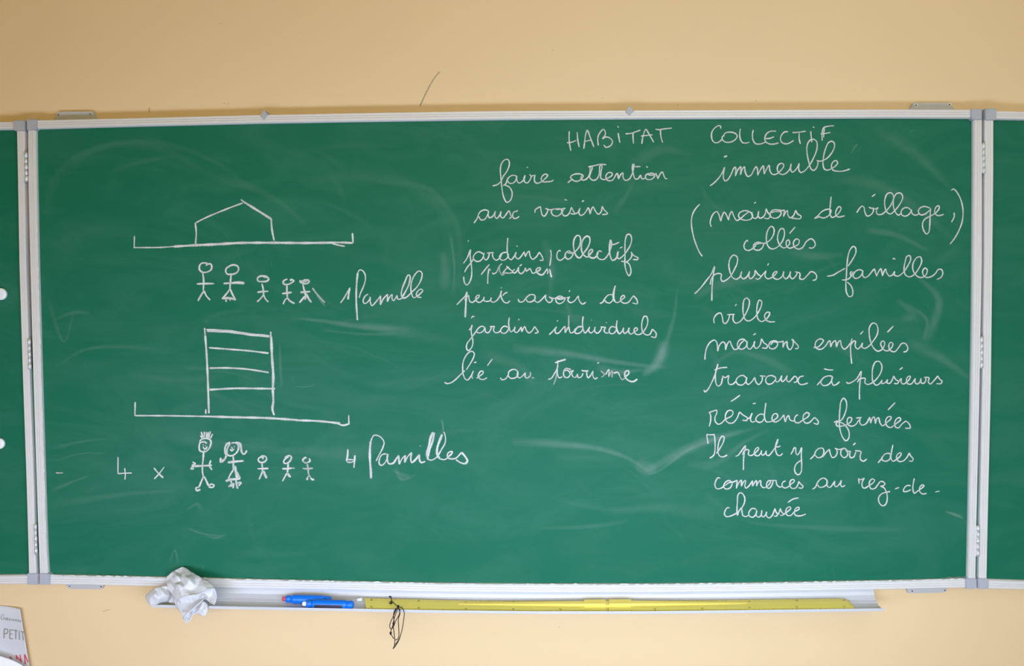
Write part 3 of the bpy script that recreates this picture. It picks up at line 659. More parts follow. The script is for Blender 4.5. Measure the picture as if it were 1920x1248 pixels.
w1.3:880,280 820,310 790,370 790,440 810,510;w1.1:810,515 780,580 720,600 700,630 740,620 790,570;710,555 700,620;w1.3:960,285 1020,285 1060,310 1075,380;w1.2:1075,380 1090,460 1130,490 1160,460 1178,420
890,360 905,365;960,350 945,360;920,370 912,395;880,400 910,430 950,395
930,515 940,600 935,700 935,780;w1.3:835,640 960,625 1120,610;930,780 880,860 845,940;w1.6:960,700 980,800 1000,900 1010,940;w1.3:985,800 1060,930;w1.3:795,975 900,945 1060,935
895,950 900,1010;850,1080 900,1030 950,1020 880,1070;940,1020 930,1105;w1.2:985,950 990,1020 1015,1110;1000,1010 1075,1000 1030,1060
800,285 803,290
@child|460 830 160
410,365 380,345;350,300 400,290 460,310 480,360 450,410 380,440 310,420 290,370 310,335 370,315 420,330
370,450 385,570 385,640;275,580 400,578 520,572;385,640 355,720 308,820;w1.3:410,625 440,710 480,795
@child|460 830 160
890,345 930,300 990,285 1035,310 1020,380 970,440 910,462 865,445 870,395 920,340 980,300
960,460 960,570 945,670;830,578 950,580 1050,565;f:1050,565 1120,570;935,680 890,760 835,860;w1.4:950,680 990,740 1020,770
@child|460 830 160
1370,320 1320,350 1290,390 1310,425;f:1310,425 1360,450 1400,440;1400,440 1450,410 1455,380 1430,350;f:1350,345 1390,340;f:1390,470 1410,560 1420,680 1440,740;f:1290,575 1420,580 1520,565;f:1430,730 1400,780;1400,780 1385,835;f:1430,720 1470,780;w1.3:1470,785 1500,820 1550,825
@four|90 840 260
970,120 968,350;965,352 1060,345 1160,342;1062,275 1070,355 1065,435
@times_sign|90 840 260
w1.1:1465,270 1530,350;w1.4:1530,350 1595,408;1608,260 1540,350 1470,425
@dash|90 840 260
w.8:110,340 150,342;f:150,342 210,340

"""
def parse(txt):
    cur = None; out = []
    for ln in txt.strip().splitlines():
        ln = ln.strip()
        if not ln or ln[0] == '#': continue
        if ln[0] == '@':
            nm, r = ln[1:].split('|'); x0, y0, w_ = map(float, r.split()); cur = [nm, x0, y0, 1920/w_ if w_ != 140 else 1344/140, []]; out.append(cur); continue
        for st in ln.split(';'):
            if not st.strip(): continue
            wd, fa = 1.0, 1.0
            while ':' in st:
                h_, st = st.split(':', 1)
                if h_ == 'f': fa = .6
                else: wd = float(h_[1:])
            cur[4].append(([tuple(map(float, p.split(','))) for p in st.split()], wd, fa))
    return out
DRAW = {'house': 'chalk drawing of a house on a plot line', 'apartment_block': 'chalk drawing of a four storey block on a plot line',
        'father': 'chalk stick man', 'mother': 'chalk stick woman', 'child': 'small chalk stick child'}
ACC = {'collees': 'collées', 'empilees': 'empilées', 'residences': 'résidences', 'fermees': 'fermées', 'chaussee': 'chaussée', 'lie': 'lié', 'il': 'Il', 'a': 'à', 'jardins_second': 'jardins'}
seen_f = {}
for nm, x0, y0, sc, strokes in parse(CHALK):
    V = []; F = []; C = []
    for pts, wd, fa in strokes:
        px = crom([(x0+a/sc, y0+b/sc) for a, b in pts], 1.6)
        rnd = random.random()*6
        L_ = sum((px[i+1]-px[i]).length for i in range(len(px)-1))
        # densify straight strokes so that the width can waver
        if len(px) == 2 and L_ > 4:
            n_ = int(L_/3)+1; px = [px[0].lerp(px[1], i/n_) for i in range(n_+1)]
        hw0 = (1.68 if nm not in DRAW else 2.25)*wd
        def hw(t, hw0=hw0, rnd=rnd, L_=L_): 
            s = t*L_
            return hw0*(.93+.13*math.sin(s*.21+rnd)+.07*math.sin(s*.9+rnd*2))*(.75+.25*min(1, (s+.5)/2.5, (L_-s+.5)/2.5))
        def cv(t, fa=fa, rnd=rnd, L_=L_): return fa*(.88+.10*math.sin(t*L_*.13+rnd*3))*(.8+.2*min(1, (t*L_+.5)/2, ((1-t)*L_+.5)/2))
        ribbon_geo(px, hw, cv, V, F, C, -.00035)
    row = 'upper' if y0 < 700 else 'lower'
    if nm in DRAW:
        kind = 'chalk_drawing'; lab = DRAW[nm]
        if nm in ('father', 'mother', 'child'): lab += ' in the %s family row' % row
    elif nm in ('slash', 'dash', 'left_parenthesis', 'right_parenthesis'): kind = 'chalk_mark'; lab = 'chalk '+nm.replace('_', ' ')
    elif nm in ('four', 'one', 'times_sign'): kind = 'chalk_sign'; lab = 'chalk '+{'four': 'figure 4', 'one': 'figure 1', 'times_sign': 'multiplication sign'}[nm]
    else: kind = 'chalk_word'; lab = LABELS.get(nm, 'chalk word '+ACC.get(nm, nm))
    ribbon_obj(kind, V, F, C, M['chalk'], board, lab)

# ------------------------------------------------------------------ wiped chalk smears
SOFT = ((-1, 0), (-.6, .35), (-.2, .9), (.2, 1), (.6, .45), (1, 0))
V = []; F = []; C = []
def smear(pts, half, cov):
    half *= 1.25; cov *= .85
    px = crom([Vector(p) for p in pts], 8)
    ph = random.random()*6
    ribbon_geo(px, lambda t: half*(.75+.3*math.sin(t*3+ph)), lambda t: cov*math.sin(math.pi*min(1, max(0, t*.94+.03)))**.6, V, F, C, -.00012, SOFT)
for pts, h_, c_ in (
    ([(960,828),(1050,832),(1130,842),(1180,860),(1218,884)], 9, .17), ([(1212,884),(1260,856),(1320,828),(1390,808)], 9, .18), ([(1195,862),(1212,878),(1232,872)], 14, .15),
    ([(1180,868),(1218,888),(1300,838),(1420,800)], 4, .12),
    ([(960,652),(1060,662),(1130,674),(1200,684),(1250,688)], 9, .16), ([(1206,700),(1226,688),(1240,664),(1246,640)], 12, .22), ([(1205,705),(1232,676),(1262,600),(1270,540)], 7, .10),
    ([(1120,690),(1160,697),(1208,692)], 8, .16),
    ([(90,420),(100,340),(150,290),(230,268),(320,285),(400,330)], 16, .035), ([(120,330),(170,285),(260,265),(350,280),(430,320),(470,360)], 7, .04),
    ([(390,330),(470,350),(540,390),(580,430)], 13, .045), ([(560,340),(680,330),(780,350),(840,410),(850,500)], 16, .035), ([(700,340),(800,352),(856,420),(862,500),(850,560)], 7, .04),
    ([(545,595),(610,602),(680,612),(770,616)], 7, .15), ([(600,618),(680,626),(760,624)], 5, .09), ([(640,600),(700,612),(860,640)], 13, .045),
    ([(830,470),(836,510),(834,545)], 11, .10), ([(845,440),(852,500),(850,545)], 5, .12),
    ([(735,880),(750,888),(768,892)], 6, .12), ([(742,876),(752,898),(778,890)], 4, .12),
    ([(350,955),(372,944),(378,960)], 6, .10), ([(352,990),(380,1000),(412,1004)], 3.5, .16), ([(385,1004),(405,1008),(424,1000)], 4, .12),
    ([(318,1055),(328,1030),(334,1056)], 3, .14), ([(336,1048),(344,1056)], 3, .12), ([(376,1070),(384,1058)], 3, .14),
    ([(524,640),(526,690),(528,725)], 3, .12), ([(548,705),(552,722)], 2.5, .16), ([(552,724),(575,725),(590,720)], 1.6, .20), ([(518,725),(535,720)], 1.6, .14),
    ([(828,786),(831,800),(830,812)], 2.5, .28), ([(508,488),(510,500)], 2, .25), ([(592,550),(600,562),(610,574)], 2, .30), ([(384,604),(390,602)], 5, .26),
    ([(1596,288),(1602,276),(1608,270)], 2.5, .22), ([(1606,284),(1616,274)], 2, .15), ([(1706,247),(1714,243)], 1.6, .40), ([(1692,246),(1697,249)], 1.5, .25),
    ([(1560,330),(1640,345),(1720,390),(1780,440)], 12, .07), ([(1620,430),(1680,440),(1740,470)], 7, .10), ([(1640,240),(1720,290),(1790,360)], 14, .06),
    ([(1722,520),(1760,560),(1750,610),(1735,640)], 9, .12), ([(1700,570),(1738,600),(1730,640)], 8, .10), ([(1700,640),(1760,668),(1820,710)], 12, .10), ([(1680,560),(1712,590),(1690,600)], 9, .09),
    ([(1772,958),(1790,964),(1806,970)], 3, .25), ([(1808,980),(1812,975)], 1.5, .4), ([(1560,1062),(1566,1080)], 4, .12), ([(1545,1072),(1552,1086)], 3, .10), ([(1600,1066),(1604,1080)], 3, .08),
    ([(1480,700),(1470,690),(1380,660),(1330,690)], 10, .07), ([(1300,560),(1330,540),(1400,525),(1440,522)], 9, .08), ([(1480,470),(1530,480),(1580,476)], 12, .09),
    ([(1290,870),(1340,868),(1400,826),(1440,806)], 9, .09), ([(1300,850),(1370,842)], 14, .09),
    ([(100,690),(160,655),(240,650),(300,655)], 5, .07), ([(100,600),(140,585),(170,588)], 5, .08), ([(90,560),(120,640),(140,580)], 6, .06),
    ([(100,840),(150,828),(200,822)], 5, .08), ([(100,865),(150,850),(200,850)], 3, .09), ([(95,920),(130,905),(170,890)], 5, .10), ([(100,945),(240,925),(330,920)], 9, .07),
    ([(240,700),(330,712),(420,705)], 8, .05), ([(250,800),(400,830),(620,850)], 14, .05), ([(560,840),(640,850),(720,835)], 14, .06),
    ([(158,686),(161,684)], 4, .22), ([(1217,966),(1219,969)], 2.5, .25), ([(1318,350),(1330,420)], 12, .05),
    ([(1060,560),(1075,600),(1090,590)], 8, .08), ([(1020,450),(1035,500),(1030,560)], 9, .08), ([(900,660),(980,690),(1000,720)], 14, .07), ([(1180,310),(1240,280),(1300,290)], 14, .06),
    ([(1150,400),(1165,380),(1190,340)], 10, .07), ([(1270,420),(1330,410)], 14, .07), ([(1010,990),(1120,985),(1180,975)], 5, .07),
    ([(1130,960),(1240,950),(1340,965)], 14, .06), ([(1400,980),(1560,990),(1700,992)], 7, .07)):
    smear(pts, h_, c_)
for i in range(150):                          # sweeping arcs of the wiping arm
    cx = random.uniform(120, 1780); cy = random.uniform(260, 1040); r_ = random.uniform(60, 260); a0 = random.uniform(-2.6, -.4) if random.random() < .7 else random.uniform(.4, 2.6); da = random.uniform(.25, .8)
    pts = []
    for k in range(6):
        a = a0+da*k/5; x = cx+r_*1.3*math.cos(a); y = cy+r_*.8*math.sin(a)
        pts.append((x, y))
    if all(100 < x < 1808 and 250 < y < 1070 for x, y in pts): smear(pts, random.uniform(2.5, 13), random.uniform(.015, .04))
o = ribbon_obj('chalk_smear', V, F, C, M['dust'], board, 'faint wiped chalk smears'); o['kind'] = 'stuff'
# crust of dust along the lower and side edges of the writing surface
V = []; F = []; C = []
def crust(pts, inward):
    for i, (x, y) in enumerate(pts):
        h_ = max(0, random.gauss(1.0, .8)); dx, dy = inward
        a = P(x-dx*1.2, y-dy*1.2, FR-.0003); b = P(x+dx*h_, y+dy*h_, FR+.0008)
        V.extend((a, b)); C.extend((1, .75))
        if i: k = len(V)-4; F.append((k, k+1, k+3, k+2))
crust([(x, lerp(bot_in, x)) for x in range(94, 1812, 5)], (0, -1))
n_ = len(V); crust([(lerp(left_in, y), y) for y in range(420, 1076, 6)], (1, 0))
o = ribbon_obj('chalk_crust', V, F, C, M['chalk'], board, 'crust of chalk dust along the frame edge'); o['kind'] = 'stuff'
# maker's stamp in the lower right corner of the surface: too small to read
V = []; F = []; C = []
x = 1775.0
while x < 1808:
    h_ = random.choice((1.6, 2.2, 3.0)); ribbon_geo(crom([(x, 1083.8-(x-1775)*.05), (x+.7, 1083.8-h_), (x+2.0, 1083.2-(x-1775)*.05)], 1), .7, .8, V, F, C, -.0003); x += 2.1
ribbon_obj('printed_stamp', V, F, C, M['pencil'], board, 'tiny dark printed stamp in the lower right corner')

# ------------------------------------------------------------------ marks on the wall
V = []; F = []; C = []
ribbon_geo(crom([(787.5,198.5),(795,182),(806,160),(817,143),(825,134)], 3), 1.7, lambda t: .62-.25*t, V, F, C, WY-.0004)
ribbon_obj('pencil_scratch', V, F, C, M['pencil'], wall, 'long grey pencil scratch above the board')
V = []; F = []; C = []
ribbon_geo(crom([(279.5,201),(280,211)], 2), 1.1, .6, V, F, C, WY-.0004); ribbon_geo(crom([(193,1146),(200,1143.5),(206,1142)], 2), .8, .45, V, F, C, WY-.0004)
for x, y in ((421,193.5),(428,193.5),(426,196),(1271,196.5),(1417,189),(412,44),(1130,184),(1048,1175),(1036,94)): ribbon_geo([Vector((x-1.5,y)),Vector((x+1.5,y+.4))], 1.1, .28, V, F, C, WY-.0004)
ribbon_obj('wall_speck', V, F, C, M['pencil'], wall, 'small dark specks on the wall')
# ------------------------------------------------------------------ cloth hanging over the tray
def T8(x, y, d): return P(240+x/8, 1040+y/8, d/1000)
SHEETS = [
 # left lump behind
 ([(275,600,-34),(330,560,-40),(390,510,-44),(480,480,-44),(570,462,-36),(630,530,-34),(670,600,-34),(705,700,-30),(702,738,-28),(600,702,-36),(500,715,-44),(430,742,-48),(350,752,-48),(290,705,-42),(262,650,-36)],
  [(400,600,-62),(520,570,-58),(600,620,-50),(330,650,-52),(470,660,-56),(560,520,-40),(450,545,-48)]),
 # shaded side under the main fold
 ([(590,480,-38),(650,520,-42),(720,560,-50),(760,640,-58),(770,720,-60),(800,790,-62),(840,870,-60),(790,860,-56),(735,800,-54),(705,730,-52),(690,650,-48),(650,575,-44)],
  [(700,620,-50),(745,720,-56)]),
 # lowest hanging corner
 ([(1130,690,-60),(1192,735,-52),(1195,840,-54),(1155,915,-58),(1085,905,-54),(1040,868,-60),(970,905,-62),(935,975,-64),(885,1015,-66),(845,1000,-66),(825,960,-64),(812,890,-62),(830,840,-60),(950,790,-56),(1060,730,-56)],
  [(900,925,-50),(1100,800,-66),(1010,830,-52),(1150,830,-58),(870,960,-58)]),
 # middle fold
 ([(755,655,-60),(900,612,-56),(1100,565,-54),(1200,512,-52),(1290,488,-54),(1318,560,-58),(1328,650,-62),(1300,742,-68),(1245,722,-60),(1190,668,-56),(1140,655,-66),(1105,695,-72),(1020,765,-76),(945,835,-78),(880,885,-78),(828,905,-72),(800,850,-70),(758,780,-68),(745,705,-66)],
  [(900,700,-48),(1050,650,-46),(1180,600,-50),(860,780,-58),(980,730,-60),(1270,600,-50),(1230,670,-52),(820,720,-58)]),
 # upper sheet with the peak
 ([(815,176,-10),(760,202,-14),(690,240,-18),(572,328,-20),(566,400,-26),(596,500,-36),(650,572,-46),(705,650,-56),(752,668,-70),(800,632,-74),(900,606,-74),(1050,588,-72),(1130,556,-70),(1200,512,-66),(1298,498,-60),(1255,440,-50),(1120,356,-40),(960,258,-24),(870,200,-14)],
  [(800,230,-16),(792,300,-26),(788,400,-42),(740,330,-46),(750,440,-62),(660,350,-26),(640,450,-44),(700,520,-50),(840,320,-44),(930,390,-62),(850,500,-60),(1020,470,-54),(1130,460,-62),(720,600,-62),(690,420,-32),(800,540,-66),(960,520,-56),(1000,360,-44)]),
]
bm = bmesh.new()
for out, inn in SHEETS:
    pts = out+inn; n = len(out)
    c2 = [Vector((p[0], p[1])) for p in pts]
    r = delaunay_2d_cdt(c2, [(i, (i+1) % n) for i in range(n)], [], 1, .01)
    vs = []
    for v, orig in zip(r[0], r[3]):
        d = pts[orig[0]][2] if orig else -50
        vs.append(bm.verts.new(T8(v.x, v.y, d)))
    for f in r[2]: 
        try: bm.faces.new([vs[i] for i in f])
        except ValueError: pass
bmesh.ops.recalc_face_normals(bm, faces=bm.faces)
me = bpy.data.meshes.new('cleaning_cloth'); bm.to_mesh(me); bm.free()
ca = me.attributes.new('crease_edge', 'FLOAT', 'EDGE'); ca.data.foreach_set('value', [.4]*len(me.edges))
cloth = link('cleaning_cloth', me, M['cloth'], None, True)
tag(cloth, 'crumpled pale grey cleaning cloth draped over left end of chalk tray', 'cloth')
s = cloth.modifiers.new('sub', 'SUBSURF'); s.levels = 3; s.render_levels = 3
tx = bpy.data.textures.new('wrinkles', 'CLOUDS'); tx.noise_scale = .012; tx.noise_depth = 2
dsp = cloth.modifiers.new('wrinkle', 'DISPLACE'); dsp.texture = tx; dsp.strength = .003; dsp.mid_level = .5; dsp.texture_coords = 'LOCAL'
so = cloth.modifiers.new('thick', 'SOLIDIFY'); so.thickness = .0014; so.offset = 0
def hem(pts): tube('hem', crom([T8(*p) for p in pts], .003), .0011, M['cloth'], cloth, 8)
hem([(1290,500,-61),(1200,514,-69),(1130,560,-73),(1050,592,-75),(900,610,-77),(805,636,-77),(762,670,-73),(752,715,-69),(768,780,-71),(806,850,-73),(832,892,-74)])
hem([(1298,738,-69),(1245,716,-62),(1190,666,-60),(1140,656,-69),(1105,696,-75),(1020,766,-79),(945,836,-81),(880,884,-80),(842,915,-74),(830,955,-68)])

# ------------------------------------------------------------------ chalk holders in the tray
def lathe_x(name, prof, c, m, parent, n=20, label=None):
    """prof: (px column, radius in metres) around the axis through point c"""
    V = []; F = []
    for x, r_ in prof:
        for k in range(n):
            q = 2*math.pi*k/n; V.append((x, c.y+math.cos(q)*r_, c.z+math.sin(q)*r_))
    for i in range(len(prof)-1):
        for k in range(n): F.append((i*n+k, i*n+(k+1) % n, (i+1)*n+(k+1) % n, (i+1)*n+k))
    F.append(tuple(range(n))); F.append(tuple(reversed(range((len(prof)-1)*n, len(prof)*n))))
    return mesh_obj(name, V, F, m, parent, True, label)
def chalk_holder(px0, px1, py, Y, tilt, chalk, label, slot):
    c = P((px0+px1)/2, py, Y)
    root = empty('chalk_holder', (c.x, c.y, c.z-.009), label, 'chalk holder')
    X = lambda px: P(px, py, Y).x
    R_ = .0092
    u = lambda t: X(px0+(px1-px0)*t)
    objs = []
    objs.append(lathe_x('barrel', [(u(.19), .0068), (u(.20), .0075), (u(.235), R_), (u(.25), R_*1.02), (u(.80), R_*1.02), (u(.84), R_), (u(.875), .0072), (u(.88), .0066)], c, M['blue'], root))
    objs.append(lathe_x('collar', [(u(.085), .0040), (u(.09), .0068), (u(.10), .0076), (u(.15), .0076), (u(.165), .0068), (u(.20), .0064)], c, M['blue'], root))
    objs.append(lathe_x('end_cap', [(u(.875), .0064), (u(.88), .0078), (u(.895), .0084), (u(.965), .0084), (u(.99), .0070), (u(1), .0040)], c, M['blue'], root))
    objs.append(lathe_x('chalk_tip', [(u(.0), .0014), (u(.006), .0032), (u(.02), .0046), (u(.05), .0049), (u(.075), .0045), (u(.12), .0043)], c, chalk, root, label=None))
    if slot:
        V = []; F = []; n = 8
        for i, x in enumerate((u(.25), u(.26), u(.79), u(.80))):
            for k in range(n):
                q = math.radians(168+ (80)*k/(n-1)); rr = R_*1.06 if i in (1, 2) else R_*1.0
                V.append((x, c.y+math.cos(q)*rr, c.z+math.sin(q)*rr))
        for i in range(3):
            for k in range(n-1): F.append((i*n+k, i*n+k+1, (i+1)*n+k+1, (i+1)*n+k))
        o = mesh_obj('grip_strip', V, F, M['slot'], root, True, 'dark strip along the front'); objs.append(o)
    root.rotation_euler = (0, tilt, 0)
    return root
chalk_holder(528.5, 621, 1123.3, -.0225, math.radians(1.5), M['redchalk'], 'blue plastic chalk holder with red chalk tip, behind the other one', False)
chalk_holder(566.5, 663, 1132.3, -.0380, math.radians(1.2), M['stick'], 'blue plastic chalk holder with white chalk tip and dark strip, in front', True)
c = P(674, 1123.5, -.020)
ck = tube('chalk_stub', [c+Vector((-.0055, 0, -.0006)), c+Vector((-.0045, 0, -.0005)), c+Vector((.0045, 0, .0006)), c+Vector((.0055, 0, .0008))], [.0018, .0030, .0033, .0026], M['stick'], None, 12)
tag(ck, 'short stub of white chalk in the tray beside the ruler', 'chalk')

# ------------------------------------------------------------------ the long yellow ruler
fr = [(687,1142.4),(700,1142.8),(880,1146),(1100,1147.3),(1300,1145.6),(1500,1142.6),(1585,1141.2),(1597,1140.6),(1602,1139.2)]
bk = [(683,1119.3),(700,1119.8),(880,1124.2),(1100,1125.2),(1300,1123.6),(1480,1121.6),(1570,1120.4),(1585,1121.2),(1593,1125)]
NR = 60; ra = []; rb = []
YA, YB = -.0462, -.0135
keys = [(687,683),(700,700),(1560,1556),(1585,1571),(1597,1584),(1602.5,1592)]
secs = [keys[0]]+[(700+(860)*i/50, 700+(856)*i/50) for i in range(51)]+keys[3:]
for a, b in secs:
    ra.append(P(a, lerp(fr, a), YA)); rb.append(P(b, lerp(bk, b), YB))
c0 = (ra[20]+rb[20])/2
ruler = empty('ruler', (c0.x, c0.y, c0.z-.003), 'long yellow plastic board ruler with raised grip lying in the tray', 'ruler')
nrm = Vector((0, -.30, .95)).normalized()
def rsweep(name, rows, prof, m, parent, label=None, hf=None):
    V = []; F = []; n = len(prof)
    for i, (a, b) in enumerate(rows):
        for t, h in prof:
            hh = h*(hf(i) if hf and h > .0031 else 1)
            V.append(a.lerp(b, t)+nrm*(hh-.003))
    for i in range(len(rows)-1):
        for k in range(n): F.append((i*n+k, (i+1)*n+k, (i+1)*n+(k+1) % n, i*n+(k+1) % n))
    F += [tuple(range(n)), tuple(reversed(range((len(rows)-1)*n, len(rows)*n)))]
    return mesh_obj(name, V, F, m, parent, False, label)
rsweep('blade', list(zip(ra, rb)), [(0, 0), (0, .0012), (.04, .0022), (.30, .0030), (.72, .0030), (.96, .0020), (1, .0012), (1, 0)], M['yellow'], ruler)
def rpos(px): return P(px, lerp(fr, px), YA), P(px, lerp(bk, px), YB)
def ridge(px0, px1, h0, h1, w0, w1, name='grip_ridge', n=10):
    V = []; F = []
    for i in range(n+1):
        k = i/n; a, b = rpos(px0+(px1-px0)*k); h = h0+(h1-h0)*k; w_ = w0+(w1-w0)*k; m_ = .66
        for t, hh in ((m_-w_, -.001), (m_-w_*.9, h*.7), (m_-w_*.7, h), (m_+w_*.7, h), (m_+w_*.9, h*.7), (m_+w_, -.001)): V.append(a.lerp(b, t)+nrm*hh)
    for i in range(n):
        for k in range(6): F.append((i*6+k, (i+1)*6+k, (i+1)*6+(k+1) % 6, i*6+(k+1) % 6))
    F += [tuple(range(6)), tuple(reversed(range(n*6, n*6+6)))]
    return mesh_obj(name, V, F, M['yellow2'], ruler)
ridge(860, 1097, .0006, .0052, .08, .17); ridge(1181, 1400, .0052, .0006, .17, .08)
ridge(1095, 1135.5, .0068, .0070, .25, .25, 'grip', 3); ridge(1142, 1183, .0070, .0068, .25, .25, 'grip', 3); ridge(1134, 1143, .0035, .0035, .22, .22, 'grip', 2)
V = []; F = []
def quad(a, b, c, d): k = len(V); V.extend((a, b, c, d)); F.append((k, k+1, k+2, k+3))
for i in range(101):
    px = 697+(1583-697)*i/100; a, b = rpos(px)
    big = 2 if i % 10 == 0 else (1.4 if i % 5 == 0 else 1)
    def q(t0, t1, w_, h0=.0, h1=0):
        dx = Vector((w_, 0, 0)); p = a.lerp(b, t0)+nrm*h0; r_ = a.lerp(b, t1)+nrm*h1
        quad(p-dx, p+dx, r_+dx, r_-dx)
    if random.random() < .85: q(.055, .055+.07*big, .00028*big, -.0007+.00015, -.0007+.0002+.00003*big*4)
    if random.random() < .8: q(.945-.06*big, .945, .00028*big, -.0006+.0002, -.0009+.00025)
    if i % 10 == 0: 
        for dx in (-.0022, .0008): 
            for t0 in (.20, .74): 
                p = a.lerp(b, t0)+nrm*(-.0003+.0004)+Vector((dx, 0, 0)); r_ = a.lerp(b, t0+.10)+nrm*(.0002)+Vector((dx, 0, 0)); e = Vector((.0007, 0, 0)); quad(p-e, p+e, r_+e, r_-e)
o = mesh_obj('scale_marks', V, F, M['ink'], ruler); o['kind'] = 'stuff'
# black cord tied through the ruler
def TC(x, y, d): return P(480+x/5.647, 1080+y/5.647, d/1000)
strands = [
 [(1408,212,-24),(1420,218,-26),(1437,214,-25)], [(1425,216,-26),(1436,240,-28),(1432,262,-30),(1412,284,-30),(1428,292,-31),(1446,282,-31)],
 [(1434,258,-30),(1450,275,-38),(1475,296,-48),(1505,325,-54)],
 [(1500,322,-54),(1540,328,-55),(1568,375,-55),(1562,470,-55),(1540,590,-55),(1505,680,-55),(1468,730,-55),(1450,768,-55)],
 [(1510,325,-53),(1524,390,-54),(1508,450,-54),(1512,560,-54),(1510,640,-54),(1494,670,-54),(1472,672,-54)],
 [(1490,335,-55),(1450,430,-55),(1416,515,-55),(1424,556,-55),(1448,545,-54),(1480,470,-54),(1518,400,-54),(1524,345,-54)],
 [(1500,340,-56),(1468,430,-56),(1452,510,-56),(1462,600,-56),(1470,680,-56),(1464,745,-56)],
 [(1480,340,-54),(1456,400,-54),(1462,480,-54),(1452,530,-53)],
 [(1462,480,-57),(1445,530,-57),(1428,590,-56),(1440,632,-56),(1462,660,-56)],
 [(1450,768,-55),(1482,730,-54),(1515,670,-54),(1530,625,-54)],
]
V = []; F = []
for s_ in strands:
    v, f = tube_geo(crom([TC(*p) for p in s_], .003), .00085, 7); k = len(V); V += v; F += [tuple(i+k for i in t) for t in f]
for x, y, d, r_ in ((1505,322,-55,.0026),(1426,602,-56,.0024),(1455,500,-56,.0022),(1418,216,-26,.0016),(1432,278,-31,.0016)):
    c = TC(x, y, d); v, f = tube_geo([c+Vector((0,0,r_*1.5)), c+Vector((0,0,r_)), c, c-Vector((0,0,r_)), c-Vector((0,0,r_*1.5))], [r_*.3, r_*.8, r_, r_*.8, r_*.3], 8); k = len(V); V += v; F += [tuple(i+k for i in t) for t in f]
mesh_obj('cord', V, F, M['cord'], ruler, True, 'thin black cord knotted in loops and hanging below the tray')

# ------------------------------------------------------------------ magnets on the left wing
for px, py, r_, lab in ((0.5, 551, 11.3, 'upper round white magnet on the left wing'), (-2.6, 831.5, 10.6, 'lower round white magnet on the left wing')):
    c = P(px, py, -.006); rr = r_*1.12e-3
    bm = bmesh.new(); n = 32; rings = [(.92, 0), (1, -.0015), (1, -.0055), (.93, -.0068), (.6, -.0072)]
    vr = [[bm.verts.new((c.x+math.cos(2*math.pi*k/n)*rr*s_, y, c.z+math.sin(2*math.pi*k/n)*rr*s_)) for k in range(n)] for s_, y in rings]
    for a, b in zip(vr, vr[1:]):
        for k in range(n): bm.faces.new((a[k], a[(k+1) % n], b[(k+1) % n], b[k]))
    bm.faces.new(vr[0]); bm.faces.new(vr[-1])
    tag(bm_obj('magnet', bm, M['magnet'], None, True), lab, 'magnet', 'magnets on the left wing')

# ------------------------------------------------------------------ poster and sheet at the lower left
def py_(px): return WY-.0035-.011*(max(0, px)/45)**2
pr = [(-120,1131),(-60,1132),(-20,1133.5),(0,1135),(12,1136),(24,1138),(32,1139.6),(38.5,1141.4)]
pr = [(-120,1131)]+[(x_, lerp(pr, x_)) for x_ in range(-60, 0, 12)]+[(1.5*k_, lerp(pr, 1.5*k_)) for k_ in range(26)]
V = []; F = []
rows = [i/16 for i in range(17)]
for r_ in rows:
    for i, (px, t) in enumerate(pr):
        y1 = t+(1345-1131)*r_; x1 = px+(36*r_*(max(0, px)/38.5))
        V.append(P(x1, y1, py_(px)))
n = len(pr)
for j in range(len(rows)-1):
    for i in range(n-1): F.append((j*n+i, j*n+i+1, (j+1)*n+i+1, (j+1)*n+i))
poster = mesh_obj('poster', V, F, M['paper'], None, True)
s = poster.modifiers.new('thick', 'SOLIDIFY'); s.thickness = .0004
tag(poster, 'pale grey printed poster with grey and red lettering at the lower left', 'poster')
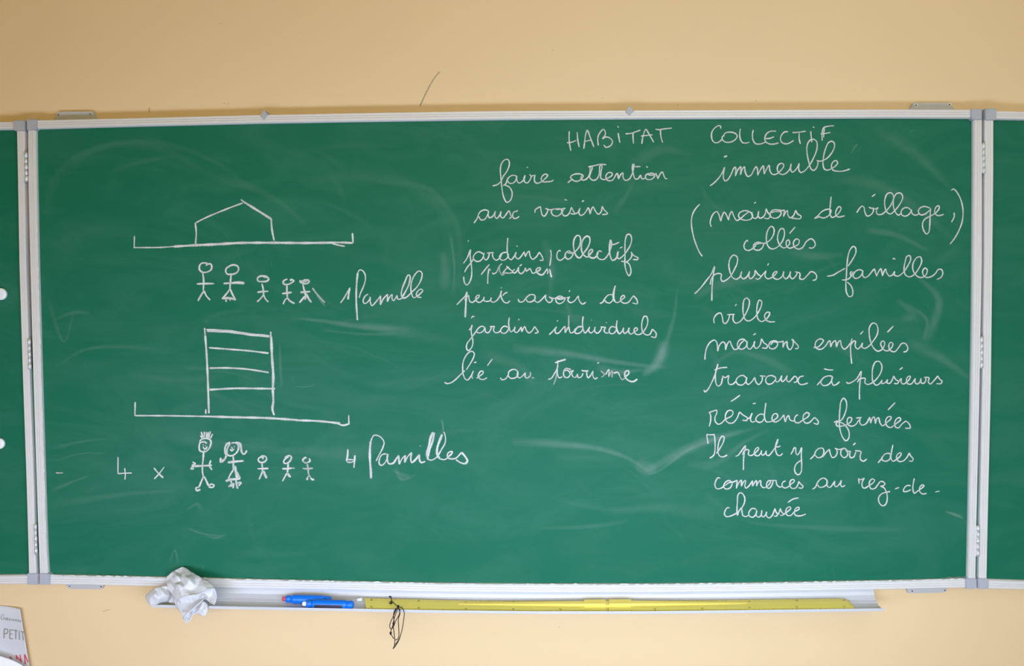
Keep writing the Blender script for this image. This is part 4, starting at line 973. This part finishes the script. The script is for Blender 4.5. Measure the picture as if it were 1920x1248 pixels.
def lettering(name, sts, m, hw, label):
    V = []; F = []; C = []
    for st in sts:
        pts = [Vector((float(p.split(',')[0])/9.75, 1120+float(p.split(',')[1])/9.75)) for p in st.split()]
        pts = crom(pts, 1)
        n0 = len(V)
        ribbon_geo(pts, hw, 1, V, F, C, 0)
        # lay it on the curled paper
        k = 0
        for i in range(n0, len(V)):
            q = V[i]; d = (q-CAM); px = 960+FPX*(d.dot(RT)/d.dot(FW)); pyy = 624-FPX*(d.dot(UP)/d.dot(FW))
            r_ = (pyy-1131)/214
            V[i] = P(px, pyy, py_(px/(1+.935*r_) if px > 0 else 0)-.0016)
    return ribbon_obj(name, V, F, C, m, poster, label)
gi = chalk_mat('grey_letter_ink', (.30, .28, .28), .1); ri = chalk_mat('red_letter_ink', (.66, .10, .14), .1)
lettering('lettering', ['75,325 60,308 35,315 17,350 25,390 50,402 72,388 74,360 55,358','110,370 95,378 98,402 112,406 122,390 110,370','152,372 135,372 132,386 148,394 146,408 128,408','196,385 176,382 168,400 180,418 198,416','215,388 214,420','236,425 238,394','238,400 256,398 258,428','280,430 283,398','283,404 300,402 302,434','326,438 328,404','328,408 346,408 348,442','364,412 374,440','390,414 376,440 366,458'], gi, .6, 'small grey name line')
lettering('lettering', ['70,742 76,572','76,572 125,576 145,612 122,654 72,656','235,592 182,586','182,586 176,746','176,746 235,752','180,662 224,664','246,594 320,602','288,600 287,756','352,606 352,770','382,616 436,628','412,624 426,782'], gi, 1.1, 'grey capitals PETIT')
lettering('lettering', ['168,1078 220,1112','292,1050 312,1132','292,1050 392,1176','366,1040 388,1172','444,1036 462,1214','446,1036 516,1180'], ri, 1.5, 'red letters, cut by the sheet in front')
V = []; F = []
top = [(-120,1206),(-60,1214),(-20,1225),(0,1229.5),(14,1234),(28,1239.5),(40,1246),(46,1252)]
for r_ in (0, .3, .6, 1):
    for px, t in top: V.append(P(px+10*r_*(px > 0), t+110*r_, -.012))
n = len(top)
for j in range(3):
    for i in range(n-1): F.append((j*n+i, j*n+i+1, (j+1)*n+i+1, (j+1)*n+i))
sheet = mesh_obj('paper_sheet', V, F, M['whitepaper'], None, True)
s = sheet.modifiers.new('thick', 'SOLIDIFY'); s.thickness = .0004
tag(sheet, 'bright white sheet of paper in front of the poster', 'paper')
